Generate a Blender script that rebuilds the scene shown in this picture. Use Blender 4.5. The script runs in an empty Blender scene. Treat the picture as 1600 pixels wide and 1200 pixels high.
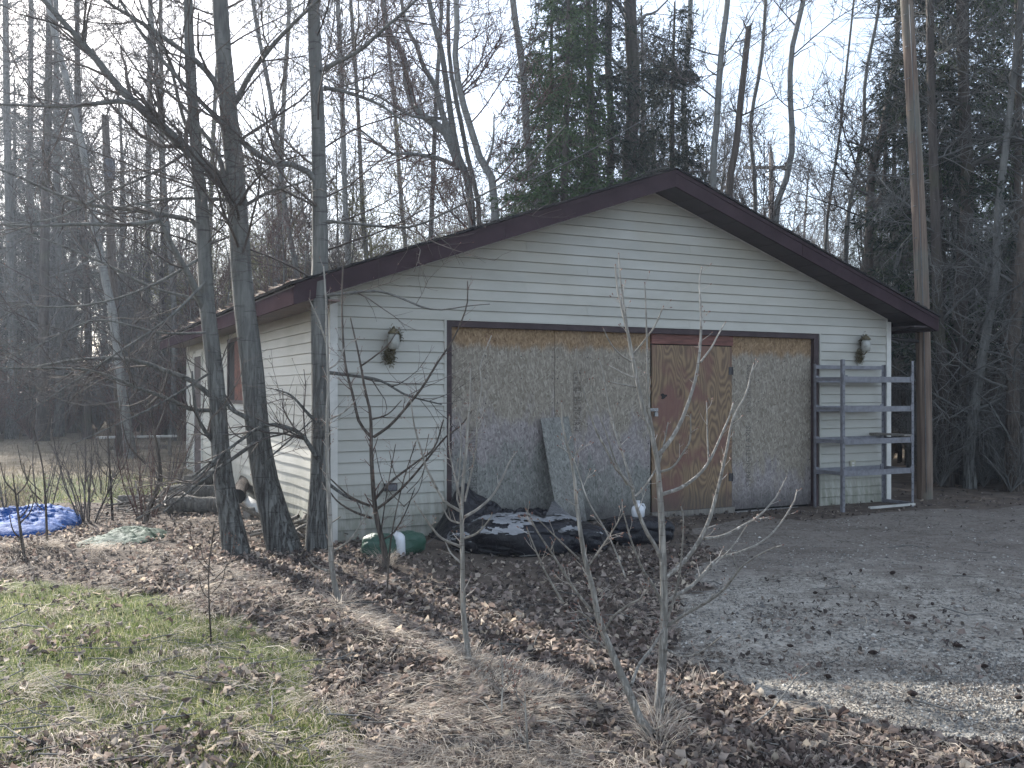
import bpy, math, random
import numpy as np
from mathutils import Vector, Matrix

# ------------------------------------------------------------------ camera, sky, sun, exposure
sc = bpy.context.scene
F = 1461.2; HY = 610.7; H = 1.43            # focal length and horizon in photograph pixels, eye height
cam = bpy.data.cameras.new('camera'); cam.sensor_width = 36; cam.lens = 36 * F / 1600
cam.shift_y = (HY - 600) / 1600; cam.clip_end = 4000; cam.clip_start = 0.05
co = bpy.data.objects.new('camera', cam); sc.collection.objects.link(co)
co.location = (0, 0, H); co.rotation_euler = (math.radians(90), 0, 0); sc.camera = co
GLARE_HAZE = .0010
SUN_AZ, SUN_EL = -37.0, 28.5
w = bpy.data.worlds.new('World'); sc.world = w; w.use_nodes = True
nt = w.node_tree; nt.nodes.clear()
sky = nt.nodes.new('ShaderNodeTexSky'); sky.sky_type = 'NISHITA'; sky.sun_disc = False
sky.sun_elevation = math.radians(SUN_EL); sky.sun_rotation = math.radians(SUN_AZ % 360)
sky.air_density = 1.0; sky.dust_density = 2.0; sky.ozone_density = 1.0; sky.altitude = 600
bg = nt.nodes.new('ShaderNodeBackground'); bg.inputs[1].default_value = 0.15
wo = nt.nodes.new('ShaderNodeOutputWorld')
sm_ = nt.nodes.new('ShaderNodeMix'); sm_.data_type = 'RGBA'; sm_.inputs[0].default_value = .55; sm_.inputs[7].default_value = (2.5, 2.72, 3.0, 1)   # thin high overcast over the clear sky
nt.links.new(sky.outputs[0], sm_.inputs[6]); nt.links.new(sm_.outputs[2], bg.inputs[0]); nt.links.new(bg.outputs[0], wo.inputs[0])
sl = bpy.data.lights.new('sun', 'SUN'); sl.energy = 5.0; sl.angle = math.radians(0.6); sl.color = (1, .95, .88)
so = bpy.data.objects.new('sun', sl); sc.collection.objects.link(so)
a_, e_ = math.radians(SUN_AZ), math.radians(SUN_EL)
SD = Vector((math.sin(a_) * math.cos(e_), math.cos(a_) * math.cos(e_), math.sin(e_)))
so.rotation_euler = SD.to_track_quat('Z', 'Y').to_euler()
sc.view_settings.view_transform = 'Standard'; sc.view_settings.look = 'None'
sc.view_settings.exposure = 1.6; sc.view_settings.gamma = 1; sc.view_settings.use_curve_mapping = False
sc.cycles.max_bounces = 6; sc.cycles.diffuse_bounces = 3; sc.cycles.transparent_max_bounces = 6

# ------------------------------------------------------------------ helpers
C = sc.collection
rng = np.random.default_rng(7); random.seed(7)
def at(u, v, d): return np.array([(u - 800) / F * d, d, H + (HY - v) / F * d])
def onground(u, v): d = H * F / (v - HY); return ((u - 800) / F * d, d)
def mesh_np(name, V, faces, mats=(), mi=None, smooth=True):
    """faces: list of int arrays (n,k)"""
    me = bpy.data.meshes.new(name); V = np.asarray(V, np.float32)
    me.vertices.add(len(V)); me.vertices.foreach_set('co', V.ravel())
    faces = [np.asarray(f, np.int32) for f in faces if len(f)]
    lv = np.concatenate([f.ravel() for f in faces]); tot = np.concatenate([np.full(len(f), f.shape[1], np.int32) for f in faces])
    st = np.r_[0, np.cumsum(tot)[:-1]].astype(np.int32)
    me.loops.add(len(lv)); me.loops.foreach_set('vertex_index', lv)
    me.polygons.add(len(tot)); me.polygons.foreach_set('loop_start', st); me.polygons.foreach_set('loop_total', tot)
    if mi is not None: me.polygons.foreach_set('material_index', np.asarray(mi, np.int32))
    me.polygons.foreach_set('use_smooth', np.full(len(tot), smooth, bool))
    for m in mats: me.materials.append(m)
    me.update(calc_edges=True); return me
class MB:
    """collects shapes for one mesh"""
    def __init__(s): s.v = []; s.f = {}; s.n = 0
    def add(s, V, faces, m=0):
        V = np.asarray(V, float)
        for f in faces:
            f = np.asarray(f)
            if len(f): s.f.setdefault((f.shape[1], m), []).append(f + s.n)
        s.v.append(V); s.n += len(V); return s
    def box(s, x0, x1, y0, y1, z0, z1, m=0, M=None):
        V = np.array([(x, y, z) for z in (z0, z1) for y in (y0, y1) for x in (x0, x1)], float)
        if M is not None: V = V @ np.array(M.to_3x3()).T + np.array(M.translation)
        return s.add(V, [[(0,2,3,1),(4,5,7,6),(0,1,5,4),(2,6,7,3),(0,4,6,2),(1,3,7,5)]], m)
    def prism(s, pts, y0, y1, m=0, axis='y'):
        """polygon pts in (x,z), extruded along y"""
        n = len(pts); V = [(p[0], y0, p[1]) for p in pts] + [(p[0], y1, p[1]) for p in pts]
        if axis == 'x': V = [(a, b, c) for (b, a, c) in [(v[0], v[1], v[2]) for v in V]]
        V = np.array(V, float)
        q = [(i, (i+1) % n, n+(i+1) % n, n+i) for i in range(n)]
        return s.add(V, [q, [tuple(range(n))[::-1]], [tuple(range(n, 2*n))]] , m)
    def tube(s, P, R, sides=8, m=0, cap=True):
        P = np.asarray(P, float)[None]; R = np.asarray(R, float)[None]
        V, q = tubes(P, R, sides); fs = [q]
        if cap: k = P.shape[1]; fs += [[tuple(range(sides))[::-1]], [tuple(range((k-1)*sides, k*sides))]]
        return s.add(V, fs, m)
    def lathe(s, prof, c, sides=16, m=0):
        a = np.linspace(0, 2*np.pi, sides, endpoint=False); K = len(prof)
        V = np.concatenate([np.c_[c[0]+r*np.cos(a), c[1]+r*np.sin(a), np.full(sides, c[2]+z)] for r, z in prof])
        i = np.arange(K-1)[:, None]*sides; j = np.arange(sides)[None]; j2 = (j+1) % sides
        q = np.stack([i+j, i+j2, i+sides+j2, i+sides+j], -1).reshape(-1, 4)
        return s.add(V, [q, [tuple(range(sides))[::-1]], [tuple(range((K-1)*sides, K*sides))]], m)
    def mesh(s, name, mats, smooth=False):
        V = np.concatenate(s.v); fs = []; mi = []
        for (k, m), L in s.f.items():
            a = np.concatenate(L); fs.append(a); mi.append(np.full(len(a), m))
        if not isinstance(mats, (list, tuple)): mats = [mats]
        return mesh_np(name, V, fs, mats, np.concatenate(mi), smooth)
def link(name, me, parent=None, loc=None, rot=None):
    o = bpy.data.objects.new(name, me); C.objects.link(o)
    if parent is not None: o.parent = parent
    if loc is not None: o.location = loc
    if rot is not None: o.rotation_euler = rot
    return o
def part(name, mb, m, parent, smooth=False, **k): return link(name, mb.mesh(name, m, smooth), parent, **k)
def tag(o, label=None, cat=None, group=None, kind=None):
    for k, v in (('label', label), ('category', cat), ('group', group), ('kind', kind)):
        if v: o[k] = v
    return o
def thing(name, label, cat, loc=(0,0,0), rz=0, group=None):
    o = bpy.data.objects.new(name, None); o.empty_display_size = .2; C.objects.link(o)
    o.location = loc; o.rotation_euler = (0, 0, rz); return tag(o, label, cat, group)
def norm(a): return a / np.maximum(np.linalg.norm(a, axis=-1, keepdims=True), 1e-9)
def tubes(P, R, sides=3):
    """P (B,K,3) R (B,K) -> verts, quads"""
    B, K, _ = P.shape
    T = np.empty_like(P); T[:, 1:-1] = P[:, 2:] - P[:, :-2]; T[:, 0] = P[:, 1]-P[:, 0]; T[:, -1] = P[:, -1]-P[:, -2]; T = norm(T)
    d = norm(P[:, -1] - P[:, 0]); ref = np.where(np.abs(d[:, 2:3]) > .8, np.array([[1., 0.13, 0]]), np.array([[0.05, 0.1, 1.]]))
    n1 = norm(np.cross(T, ref[:, None, :])); n2 = np.cross(T, n1)
    a = np.arange(sides) / sides * 2*np.pi
    ring = n1[:, :, None]*np.cos(a)[None, None, :, None] + n2[:, :, None]*np.sin(a)[None, None, :, None]
    V = (P[:, :, None] + ring * R[:, :, None, None]).reshape(-1, 3)
    b = np.arange(B)[:, None, None]*K*sides; k = np.arange(K-1)[None, :, None]*sides; j = np.arange(sides)[None, None]
    j2 = (j+1) % sides
    q = np.stack([b+k+j, b+k+j2, b+k+sides+j2, b+k+sides+j], -1).reshape(-1, 4)
    return V, q
def resample(P, K):
    P = np.asarray(P, float); n = len(P)
    if n > 2:   # Catmull-Rom
        Q = []; E = np.vstack([2*P[0]-P[1], P, 2*P[-1]-P[-2]])
        for i in range(n-1):
            p0, p1, p2, p3 = E[i:i+4]
            for t in np.linspace(0, 1, 8, endpoint=False):
                Q.append(.5*((2*p1)+(-p0+p2)*t+(2*p0-5*p1+4*p2-p3)*t*t+(-p0+3*p1-3*p2+p3)*t**3))
        P = np.array(Q+[P[-1]])
    s = np.r_[0, np.cumsum(np.linalg.norm(np.diff(P[:, :3], axis=0), axis=1))]
    t = np.linspace(0, s[-1], K); return np.stack([np.interp(t, s, P[:, i]) for i in range(P.shape[1])], 1)
def vnoise(x, y, s=0, seed=0):
    """smooth 2D value noise in 0..1, vectorised"""
    r = np.random.default_rng(seed+1000).random((256, 256))
    xi = np.floor(x).astype(int); yi = np.floor(y).astype(int); fx = x-xi; fy = y-yi
    fx = fx*fx*(3-2*fx); fy = fy*fy*(3-2*fy); g = lambda a, b: r[a % 256, b % 256]
    return (g(xi, yi)*(1-fx)+g(xi+1, yi)*fx)*(1-fy)+(g(xi, yi+1)*(1-fx)+g(xi+1, yi+1)*fx)*fy
def fbm(x, y, sc_, seed=0, o=4):
    v = 0; a = .5
    for i in range(o): v = v+a*vnoise(x*sc_*2**i, y*sc_*2**i, seed=seed+i); a *= .5
    return v
def sst(a, b, x): t = np.clip((x-a)/(b-a), 0, 1); return t*t*(3-2*t)
def inpoly(x, y, poly):
    ins = np.zeros(np.shape(x), bool); n = len(poly)
    for i in range(n):
        x0, y0 = poly[i]; x1, y1 = poly[(i+1) % n]
        c = ((y0 > y) != (y1 > y)) & (x < (x1-x0)*(y-y0)/(y1-y0+1e-12)+x0); ins ^= c
    return ins

# ------------------------------------------------------------------ materials
class NT:
    def __init__(s, name, rough=.85, spec=.25):
        s.m = bpy.data.materials.new(name); s.m.use_nodes = True; s.t = s.m.node_tree
        s.b = s.t.nodes['Principled BSDF']; s.b.inputs['Roughness'].default_value = rough
        s.b.inputs['Specular IOR Level'].default_value = spec
        s.tc = s.t.nodes.new('ShaderNodeTexCoord'); s.oi = s.t.nodes.new('ShaderNodeObjectInfo')
    def node(s, t, **k):
        n = s.t.nodes.new(t)
        for a, b in k.items(): setattr(n, a, b)
        return n
    def inp(s, n, i, v):
        if v is None: return
        if hasattr(v, 'is_linked') or isinstance(v, bpy.types.NodeSocket): s.t.links.new(v, n.inputs[i])
        else: n.inputs[i].default_value = v
    def co(s, scale=(1,1,1), rot=(0,0,0), src='Object', rnd=False):
        mp = s.node('ShaderNodeMapping'); s.inp(mp, 0, s.tc.outputs[src] if isinstance(src, str) else src)
        mp.inputs['Scale'].default_value = scale; mp.inputs['Rotation'].default_value = rot
        if rnd:
            c = s.node('ShaderNodeCombineXYZ'); q = s.math('MULTIPLY', s.oi.outputs['Random'], 37.0)
            s.inp(c, 0, q); s.inp(c, 1, q); s.inp(c, 2, q); s.inp(mp, 1, c.outputs[0])
        return mp.outputs[0]
    def noise(s, vec, scale=5, detail=4, rough=.55, dist=0):
        n = s.node('ShaderNodeTexNoise'); s.inp(n, 'Vector', vec); s.inp(n, 'Scale', scale); s.inp(n, 'Detail', detail)
        s.inp(n, 'Roughness', rough); s.inp(n, 'Distortion', dist); return n.outputs[0]
    def vor(s, vec, scale=5, feature='F1', out=0, rnd=1):
        n = s.node('ShaderNodeTexVoronoi', feature=feature); s.inp(n, 'Vector', vec); s.inp(n, 'Scale', scale)
        if 'Randomness' in n.inputs: s.inp(n, 'Randomness', rnd)
        return n.outputs[out]
    def wave(s, vec, scale, dist, detail=2, ds=1, typ='BANDS', d='X'):
        n = s.node('ShaderNodeTexWave', wave_type=typ)
        if typ == 'BANDS': n.bands_direction = d
        s.inp(n, 'Vector', vec); s.inp(n, 'Scale', scale); s.inp(n, 'Distortion', dist); s.inp(n, 'Detail', detail); s.inp(n, 'Detail Scale', ds); return n.outputs[1]
    def math(s, op, a, b=0.0, c=None, clamp=False):
        n = s.node('ShaderNodeMath', operation=op, use_clamp=clamp); s.inp(n, 0, a); s.inp(n, 1, b)
        if c is not None: s.inp(n, 2, c)
        return n.outputs[0]
    def map(s, v, a, b, c=0., d=1.):
        n = s.node('ShaderNodeMapRange', interpolation_type='SMOOTHSTEP'); s.inp(n, 0, v)
        for i, x in enumerate((a, b, c, d)): n.inputs[i+1].default_value = x
        return n.outputs[0]
    def ramp(s, f, stops, ip='LINEAR'):
        n = s.node('ShaderNodeValToRGB'); s.inp(n, 0, f); e = n.color_ramp; e.interpolation = ip
        while len(e.elements) < len(stops): e.elements.new(.5)
        for k, (p, c) in enumerate(stops): e.elements[k].position = p; e.elements[k].color = (*c, 1)
        return n.outputs[0]
    def mix(s, f, a, b, mode='MIX'):
        n = s.node('ShaderNodeMix', data_type='RGBA', blend_type=mode); s.inp(n, 0, f)
        for i, v in ((6, a), (7, b)): s.inp(n, i, (*v, 1) if isinstance(v, tuple) and len(v) == 3 else v)
        return n.outputs[2]
    def sep(s, vec):
        n = s.node('ShaderNodeSeparateXYZ'); s.inp(n, 0, vec); return n.outputs
    def bump(s, h, dist=.01, strength=1):
        n = s.node('ShaderNodeBump'); s.inp(n, 'Height', h); n.inputs['Distance'].default_value = dist; n.inputs['Strength'].default_value = strength
        s.t.links.new(n.outputs[0], s.b.inputs['Normal'])
    def col(s, c): s.inp(s.b, 'Base Color', (*c, 1) if isinstance(c, tuple) and len(c) == 3 else c); return s.m
def plain(name, c, rough=.8, var=.25, scale=12, bump=.002, spec=.25, metal=0, stretch=(1,1,1)):
    n = NT(name, rough, spec); v = n.co(stretch, rnd=True); f = n.noise(v, scale, 6, .65)
    lo = tuple(x*(1-var) for x in c); hi = tuple(min(1, x*(1+var)) for x in c)
    n.col(n.ramp(f, [(.3, lo), (.7, hi)])); n.b.inputs['Metallic'].default_value = metal
    if bump: n.bump(f, bump)
    return n.m
def m_siding():
    n = NT('vinyl_siding', .5, .4); v = n.co((1,1,1), src=n.node('ShaderNodeNewGeometry').outputs['Position'])
    f = n.noise(n.co((1.2,1.2,3), src=v), 1.1, 5, .6); g = n.noise(n.co((60,60,5), src=v), 3, 3)
    st = n.noise(n.co((9,9,1.2), src=v), 1.3, 6, .7)
    c = n.ramp(f, [(.3, (.36,.348,.30)), (.55, (.43,.418,.37)), (.8, (.465,.454,.41))])
    c = n.mix(n.map(st, .55, .8, 0, .5), c, (.36,.37,.31)); c = n.mix(n.map(g, .6, .8, 0, .12), c, (.3,.3,.3))
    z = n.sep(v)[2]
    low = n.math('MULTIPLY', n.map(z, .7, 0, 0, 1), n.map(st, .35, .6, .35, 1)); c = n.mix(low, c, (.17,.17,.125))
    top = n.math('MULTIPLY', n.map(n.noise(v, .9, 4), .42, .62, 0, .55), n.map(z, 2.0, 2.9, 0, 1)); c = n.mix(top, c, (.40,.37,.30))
    r = n.math('MULTIPLY', n.oi.outputs['Random'], .22); c = n.mix(r, c, (.20,.205,.19))
    n.bump(n.noise(n.co((3,3,60), src=v), 6, 3), .0012); return n.col(c)
def m_osb(seed, top=.9, low=.42):
    n = NT('weathered_osb', .9, .15); v = n.co((1,1,1)); s = n.sep(v)
    off = n.node('ShaderNodeVectorMath', operation='ADD'); n.inp(off, 0, v); off.inputs[1].default_value = (seed*3.1, 0, seed*1.7); v0 = off.outputs[0]
    lay = None
    for i, (ang, sx, sz) in enumerate([(.08,74,15),(-.42,66,17),(.5,70,18),(1.0,58,21),(-.95,64,20),(.25,90,24)]):
        dv = n.node('ShaderNodeMapping'); n.inp(dv, 0, v0); dv.inputs['Rotation'].default_value = (0, ang, 0); dv.inputs['Scale'].default_value = (1, 0, 1)
        d1 = n.node('ShaderNodeVectorMath', operation='MULTIPLY_ADD'); nn_ = n.node('ShaderNodeTexNoise'); n.inp(nn_, 'Vector', v0); nn_.inputs['Scale'].default_value = 9+i*3
        n.inp(d1, 0, nn_.outputs[1]); d1.inputs[1].default_value = (.022, 0, .03); n.inp(d1, 2, dv.outputs[0]); d2 = n.co((sx, 1, sz), src=d1.outputs[0]); q = n.vor(d2, 1.0, out=1)
        q = n.sep(q)[0]; lay = q if lay is None else n.math('MAXIMUM', n.math('MULTIPLY', lay, .93), n.math('MULTIPLY', q, .99))
    lay2 = n.noise(n.co((70,1,14), src=v0), 1, 3, .6)
    fl = n.math('ADD', n.math('MULTIPLY', lay, .62), n.math('MULTIPLY', lay2, .52))
    wx = n.ramp(fl, [(.5, (.155,.132,.105)), (.75, (.25,.22,.178)), (.95, (.40,.365,.305))])
    fresh = n.ramp(fl, [(.5, (.13,.083,.048)), (.75, (.25,.17,.10)), (.95, (.36,.26,.165))])
    lil = n.ramp(fl, [(.5, (.15,.133,.132)), (.75, (.255,.23,.23)), (.95, (.37,.34,.335))])
    blu = n.ramp(fl, [(.5, (.095,.097,.085)), (.75, (.18,.183,.165)), (.95, (.27,.272,.245))])
    nz = n.noise(n.co((2.2,1,.8), src=v0), 1.6, 6, .7); nb = n.noise(n.co((7,1,1.2), src=v0), 1.0, 5, .7)
    zz = n.math('DIVIDE', s[2], 2.06)
    h1 = n.math('ADD', zz, n.math('MULTIPLY', n.math('SUBTRACT', nb, .5), .14)); c = n.mix(n.map(h1, top-.02, top+.03), wx, fresh)
    h2 = n.math('ADD', zz, n.math('MULTIPLY', n.math('SUBTRACT', nz, .5), 1.0)); c = n.mix(n.map(h2, low+.16, low-.02, 0, .8), c, lil)
    c = n.mix(n.map(h2, low-.08, low-.22, 0, .85), c, blu)
    c = n.mix(n.map(h1, .16, 0, 0, .7), c, (.05,.045,.045))
    c = n.mix(n.map(n.noise(n.co((1.3,1,.35), src=v0), 2.3, 5), .56, .75, 0, .35), c, (.12,.10,.09))
    c = n.mix(n.map(n.noise(n.co((16,1,.7), src=v0), 1.0, 6, .7), .56, .72, 0, .45), c, (.10,.088,.075))
    n.bump(fl, .004); return n.col(c)
def m_ply(name, base, dark, red, redamt=.5):
    n = NT(name, .75, .25); v = n.co((1,1,1), rnd=True)
    d = n.noise(n.co((2.4,1,.55), src=v), 1.9, 2, .4); kn = n.vor(n.co((3.2,1,1.7), src=v), 1.0, 'SMOOTH_F1')
    g = n.math('ADD', n.math('MULTIPLY', d, 5.0), n.math('MULTIPLY', kn, 3.2))
    x = n.sep(v)[0]; g = n.math('ADD', g, n.math('MULTIPLY', x, 4.0))
    rings = n.math('SINE', n.math('MULTIPLY', g, 19.0)); fine = n.noise(n.co((90,1,4), src=v), 1.5, 4)
    r = n.math('ADD', n.math('MULTIPLY', rings, .28), n.math('MULTIPLY', fine, .9))
    c = n.ramp(r, [(.2, dark), (.75, base)])
    c = n.mix(n.map(kn, .12, .04, 0, .75), c, tuple(q*.35 for q in red))
    c = n.mix(n.map(n.noise(n.co((1.1,1,.9), src=v), 2.1, 4), .46, .62, 0, redamt), c, red, 'MIX')
    c = n.mix(n.map(n.noise(n.co((3.5,1,.8), src=v), 1.3, 5), .55, .75, 0, .6), c, (.09,.085,.075))
    z = n.sep(n.co())[2]; c = n.mix(n.map(z, .35, 0, 0, .6), c, (.06,.055,.05))
    n.bump(r, .0015); return n.col(c)
def m_bark(name, a, b, dark, vs=(1,1,1), lent=.5, furrow=.5, moss=0):
    n = NT(name, .9, .15); v = n.co(vs, rnd=True)
    f = n.noise(n.co((9,9,1.3), src=v), 2.2, 7, .65); c = n.ramp(f, [(.33, a), (.66, b)])
    l = n.noise(n.co((3,3,30), src=v), 1.3, 4, .6); c = n.mix(n.map(l, .58, .68, 0, lent), c, dark)
    k = n.noise(n.co((46,46,4.2), src=v), 1.0, 5, .7, .6); z = n.sep(n.co())[2]
    fz = n.map(z, 2.6, .2, .08, 1.0); c = n.mix(n.math('MULTIPLY', n.map(k, .52, .40, 0, furrow), fz), c, dark)
    if moss: c = n.mix(n.map(n.noise(v, 1.6, 5), .5, .66, 0, moss), c, (.075,.09,.035))
    hh = n.math('ADD', f, n.math('MULTIPLY', n.math('MULTIPLY', n.map(k, .38, .56), fz), 1.3)); n.bump(hh, .016, .9); return n.col(c)
def m_rnd(name, stops, rough=.9, spec=.15, trans=0, bump=0):
    n = NT(name, rough, spec); g = n.node('ShaderNodeNewGeometry'); r = g.outputs['Random Per Island']
    c = n.ramp(r, stops)
    if bump: n.bump(n.noise(n.co(), 90, 3), bump)
    n.col(c)
    if trans:
        t = n.node('ShaderNodeBsdfTranslucent'); n.inp(t, 0, c); mx = n.node('ShaderNodeMixShader'); mx.inputs[0].default_value = trans
        out = n.t.nodes['Material Output']; n.t.links.new(n.b.outputs[0], mx.inputs[1]); n.t.links.new(t.outputs[0], mx.inputs[2]); n.t.links.new(mx.outputs[0], out.inputs[0])
    return n.m
M = {}
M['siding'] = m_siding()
M['fascia'] = plain('brown_fascia', (.046,.031,.036), .95, .25, 3, .0006, .0)
M['soffit'] = plain('brown_soffit', (.045,.034,.038), .6, .2, 5)
M['soffit_l'] = plain('tan_ribbed_soffit', (.17,.13,.115), .6, .25, 5)
M['trim'] = plain('white_trim', (.58,.57,.53), .5, .14, 6, .0005)
M['frame'] = plain('dark_brown_frame', (.045,.03,.032), .6, .35, 9, .001)
M['shingle'] = m_rnd('asphalt_shingle', [(0,(.02,.019,.021)), (.5,(.035,.033,.034)), (1,(.055,.05,.047))], .95, .1, bump=.002)
M['ply'] = m_ply('door_plywood', (.25,.175,.105), (.13,.09,.062), (.16,.085,.07), .9)
M['redply'] = m_ply('window_plywood', (.17,.055,.035), (.09,.03,.022), (.13,.035,.028), .6)
M['redwood'] = plain('red_stained_wood', (.14,.062,.05), .7, .5, 4, .001, stretch=(1,1,9))
M['ink'] = plain('stamp_ink', (.05,.043,.042), .9, .5, 40, 0)
M['faint_ink'] = plain('faded_stamp_ink', (.12,.108,.098), .9, .6, 60, 0)
M['metal'] = plain('galvanised_metal', (.30,.30,.30), .45, .3, 30, .0005, .5, .6)
M['darkmetal'] = plain('dark_metal', (.045,.043,.045), .5, .4, 20, .001, .4, .3)
M['rack'] = plain('grey_painted_steel', (.155,.155,.17), .5, .3, 14, .0005, .4)
M['brass'] = plain('tarnished_brass', (.13,.11,.065), .6, .5, 40, .003, .4, .4)
M['glassjar'] = plain('dirty_glass', (.30,.30,.27), .35, .3, 20, 0, .5)
M['nest'] = m_rnd('dry_moss', [(0,(.06,.05,.032)), (.5,(.12,.105,.06)), (1,(.19,.165,.11))])
M['box'] = plain('grey_plastic_box', (.10,.10,.11), .6, .3, 20)
M['cover'] = plain('beige_cover_plate', (.38,.36,.28), .5, .2, 20)
M['inner'] = plain('dark_interior', (.02,.02,.02), .9)
M['pole'] = None
n = NT('weathered_pole', .85, .15); v = n.co((1,1,1)); f = n.noise(n.co((14,14,.35)), 2.4, 7, .7); c = n.ramp(f, [(.3,(.085,.06,.05)),(.5,(.16,.12,.095)),(.7,(.24,.19,.145))])
k = n.noise(n.co((70,70,.5)), 1, 4); c = n.mix(n.map(k, .58, .66, 0, .85), c, (.03,.022,.02)); c = n.mix(n.map(n.noise(n.co((1,1,.5)), 1.5, 3), .48, .65, 0, .6), c, (.13,.15,.13)); n.bump(n.math('ADD', f, n.math('MULTIPLY', k, .7)), .006); M['pole'] = n.col(c)
M['bark'] = m_bark('grey_poplar_bark', (.10,.10,.095), (.19,.19,.175), (.035,.03,.028), lent=.6, furrow=.85)
M['bark_rough'] = m_bark('rough_brown_bark', (.075,.062,.052), (.15,.125,.105), (.028,.022,.02), lent=.25, furrow=.8)
M['bark_pale'] = m_bark('pale_aspen_bark', (.17,.17,.16), (.27,.27,.25), (.05,.045,.04), lent=.7, furrow=.3)
M['bark_dark'] = m_bark('dark_spruce_bark', (.05,.042,.038), (.095,.082,.072), (.02,.017,.016), lent=.2, furrow=.7, moss=.2)
M['sap'] = m_bark('smooth_sapling_bark', (.30,.28,.25), (.45,.425,.38), (.12,.10,.08), (2,2,2), .45, .0)
M['twig'] = m_rnd('grey_brown_twig', [(0,(.065,.055,.05)), (.5,(.10,.088,.08)), (1,(.15,.125,.11))])
M['twig_red'] = m_rnd('reddish_twig', [(0,(.075,.04,.038)), (.5,(.12,.072,.062)), (1,(.17,.12,.10))])
M['twig_grey'] = m_rnd('dead_grey_twig', [(0,(.09,.09,.085)), (1,(.17,.165,.155))])
M['twig_pale'] = m_rnd('pale_sapling_twig', [(0,(.28,.25,.21)), (.5,(.38,.34,.30)), (1,(.46,.42,.37))])
M['bud'] = m_rnd('red_bud', [(0,(.13,.045,.035)), (1,(.22,.12,.08))], .5, .4)
M['catkin'] = m_rnd('pale_green_catkin', [(0,(.15,.15,.06)), (.5,(.22,.21,.10)), (1,(.26,.25,.15))], trans=.3)
M['needle'] = m_rnd('spruce_needles', [(0,(.025,.05,.02)), (.5,(.045,.085,.03)), (1,(.075,.125,.04))], .7, .2, trans=.15)
M['needle_dark'] = m_rnd('dark_spruce_needles', [(0,(.014,.025,.02)), (.6,(.027,.042,.03)), (1,(.06,.07,.045))], .7, .2, trans=.1)
M['leaf'] = m_rnd('dry_fallen_leaf', [(0,(.08,.058,.052)), (.25,(.15,.115,.10)), (.5,(.25,.20,.175)), (.8,(.39,.325,.28)), (1,(.55,.47,.37))], .75, .25, trans=.4)
M['leaf_dark'] = m_rnd('dark_fallen_leaf', [(0,(.04,.034,.033)), (.4,(.09,.075,.068)), (.75,(.165,.14,.12)), (.97,(.26,.215,.18)), (1,(.38,.32,.25))], .8, .2, trans=.2)
M['straw'] = m_rnd('dead_grass', [(0,(.25,.21,.18)), (.4,(.41,.355,.305)), (.8,(.55,.495,.42)), (1,(.66,.61,.53))], .8, .2, trans=.45)
M['grass'] = m_rnd('green_grass', [(0,(.045,.075,.022)), (.35,(.095,.13,.038)), (.6,(.155,.185,.06)), (.75,(.27,.255,.14)), (1,(.42,.38,.27))], .7, .3, trans=.5)
M['stone'] = m_rnd('driveway_stone', [(0,(.09,.088,.088)), (.5,(.20,.19,.17)), (.9,(.34,.325,.295)), (1,(.48,.46,.42))], .9, .2, bump=.002)
M['cone'] = plain('spruce_cone', (.045,.032,.028), .9, .4, 40, .003)
def m_tarp(name, c, rough, c2=None, spec=.4):
    n = NT(name, rough, spec); v = n.co(); f = n.noise(v, 5, 6, .6, .6); g = n.noise(v, 1.6, 4)
    col = n.ramp(f, [(.3, tuple(x*.75 for x in c)), (.7, tuple(x*1.2 for x in c))])
    if c2: col = n.mix(n.map(g, .5, .66, 0, .8), col, c2)
    col = n.mix(n.map(n.noise(v, 14, 5), .58, .75, 0, .35), col, (.06,.055,.05))
    n.bump(n.noise(n.co((1,1,1), src=v), 9, 6, .65, 1.5), .02, .9); return n.col(col)
M['blacktarp'] = m_tarp('black_plastic', (.008,.008,.012), .33, spec=.32)
M['clear'] = m_tarp('dusty_clear_plastic', (.26,.265,.275), .3, (.09,.09,.095))
M['bluetarp'] = m_tarp('blue_tarpaulin', (.010,.065,.24), .7, spec=.08)
M['bluetarp2'] = m_tarp('faded_blue_tarpaulin', (.22,.33,.48), .4)
M['greentarp'] = m_tarp('green_tarpaulin', (.022,.055,.035), .7, (.09,.12,.10), spec=.12)
M['greenbag'] = m_tarp('green_plastic_bag', (.025,.075,.05), .45)
M['white'] = plain('white_plastic', (.55,.56,.58), .4, .12, 12, .001)
M['log'] = m_bark('weathered_log', (.15,.14,.125), (.27,.255,.225), (.05,.045,.04), (1,1,1), .3, .3)
M['oldwood'] = plain('grey_old_wood', (.17,.155,.135), .85, .4, 6, .003, stretch=(9,9,1))
M['plank'] = plain('pale_plank', (.42,.41,.38), .7, .25, 6, .002)
M['wire'] = plain('grey_wire', (.12,.12,.12), .6)
M['concrete'] = plain('old_concrete', (.26,.25,.235), .9, .3, 9, .004)

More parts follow.
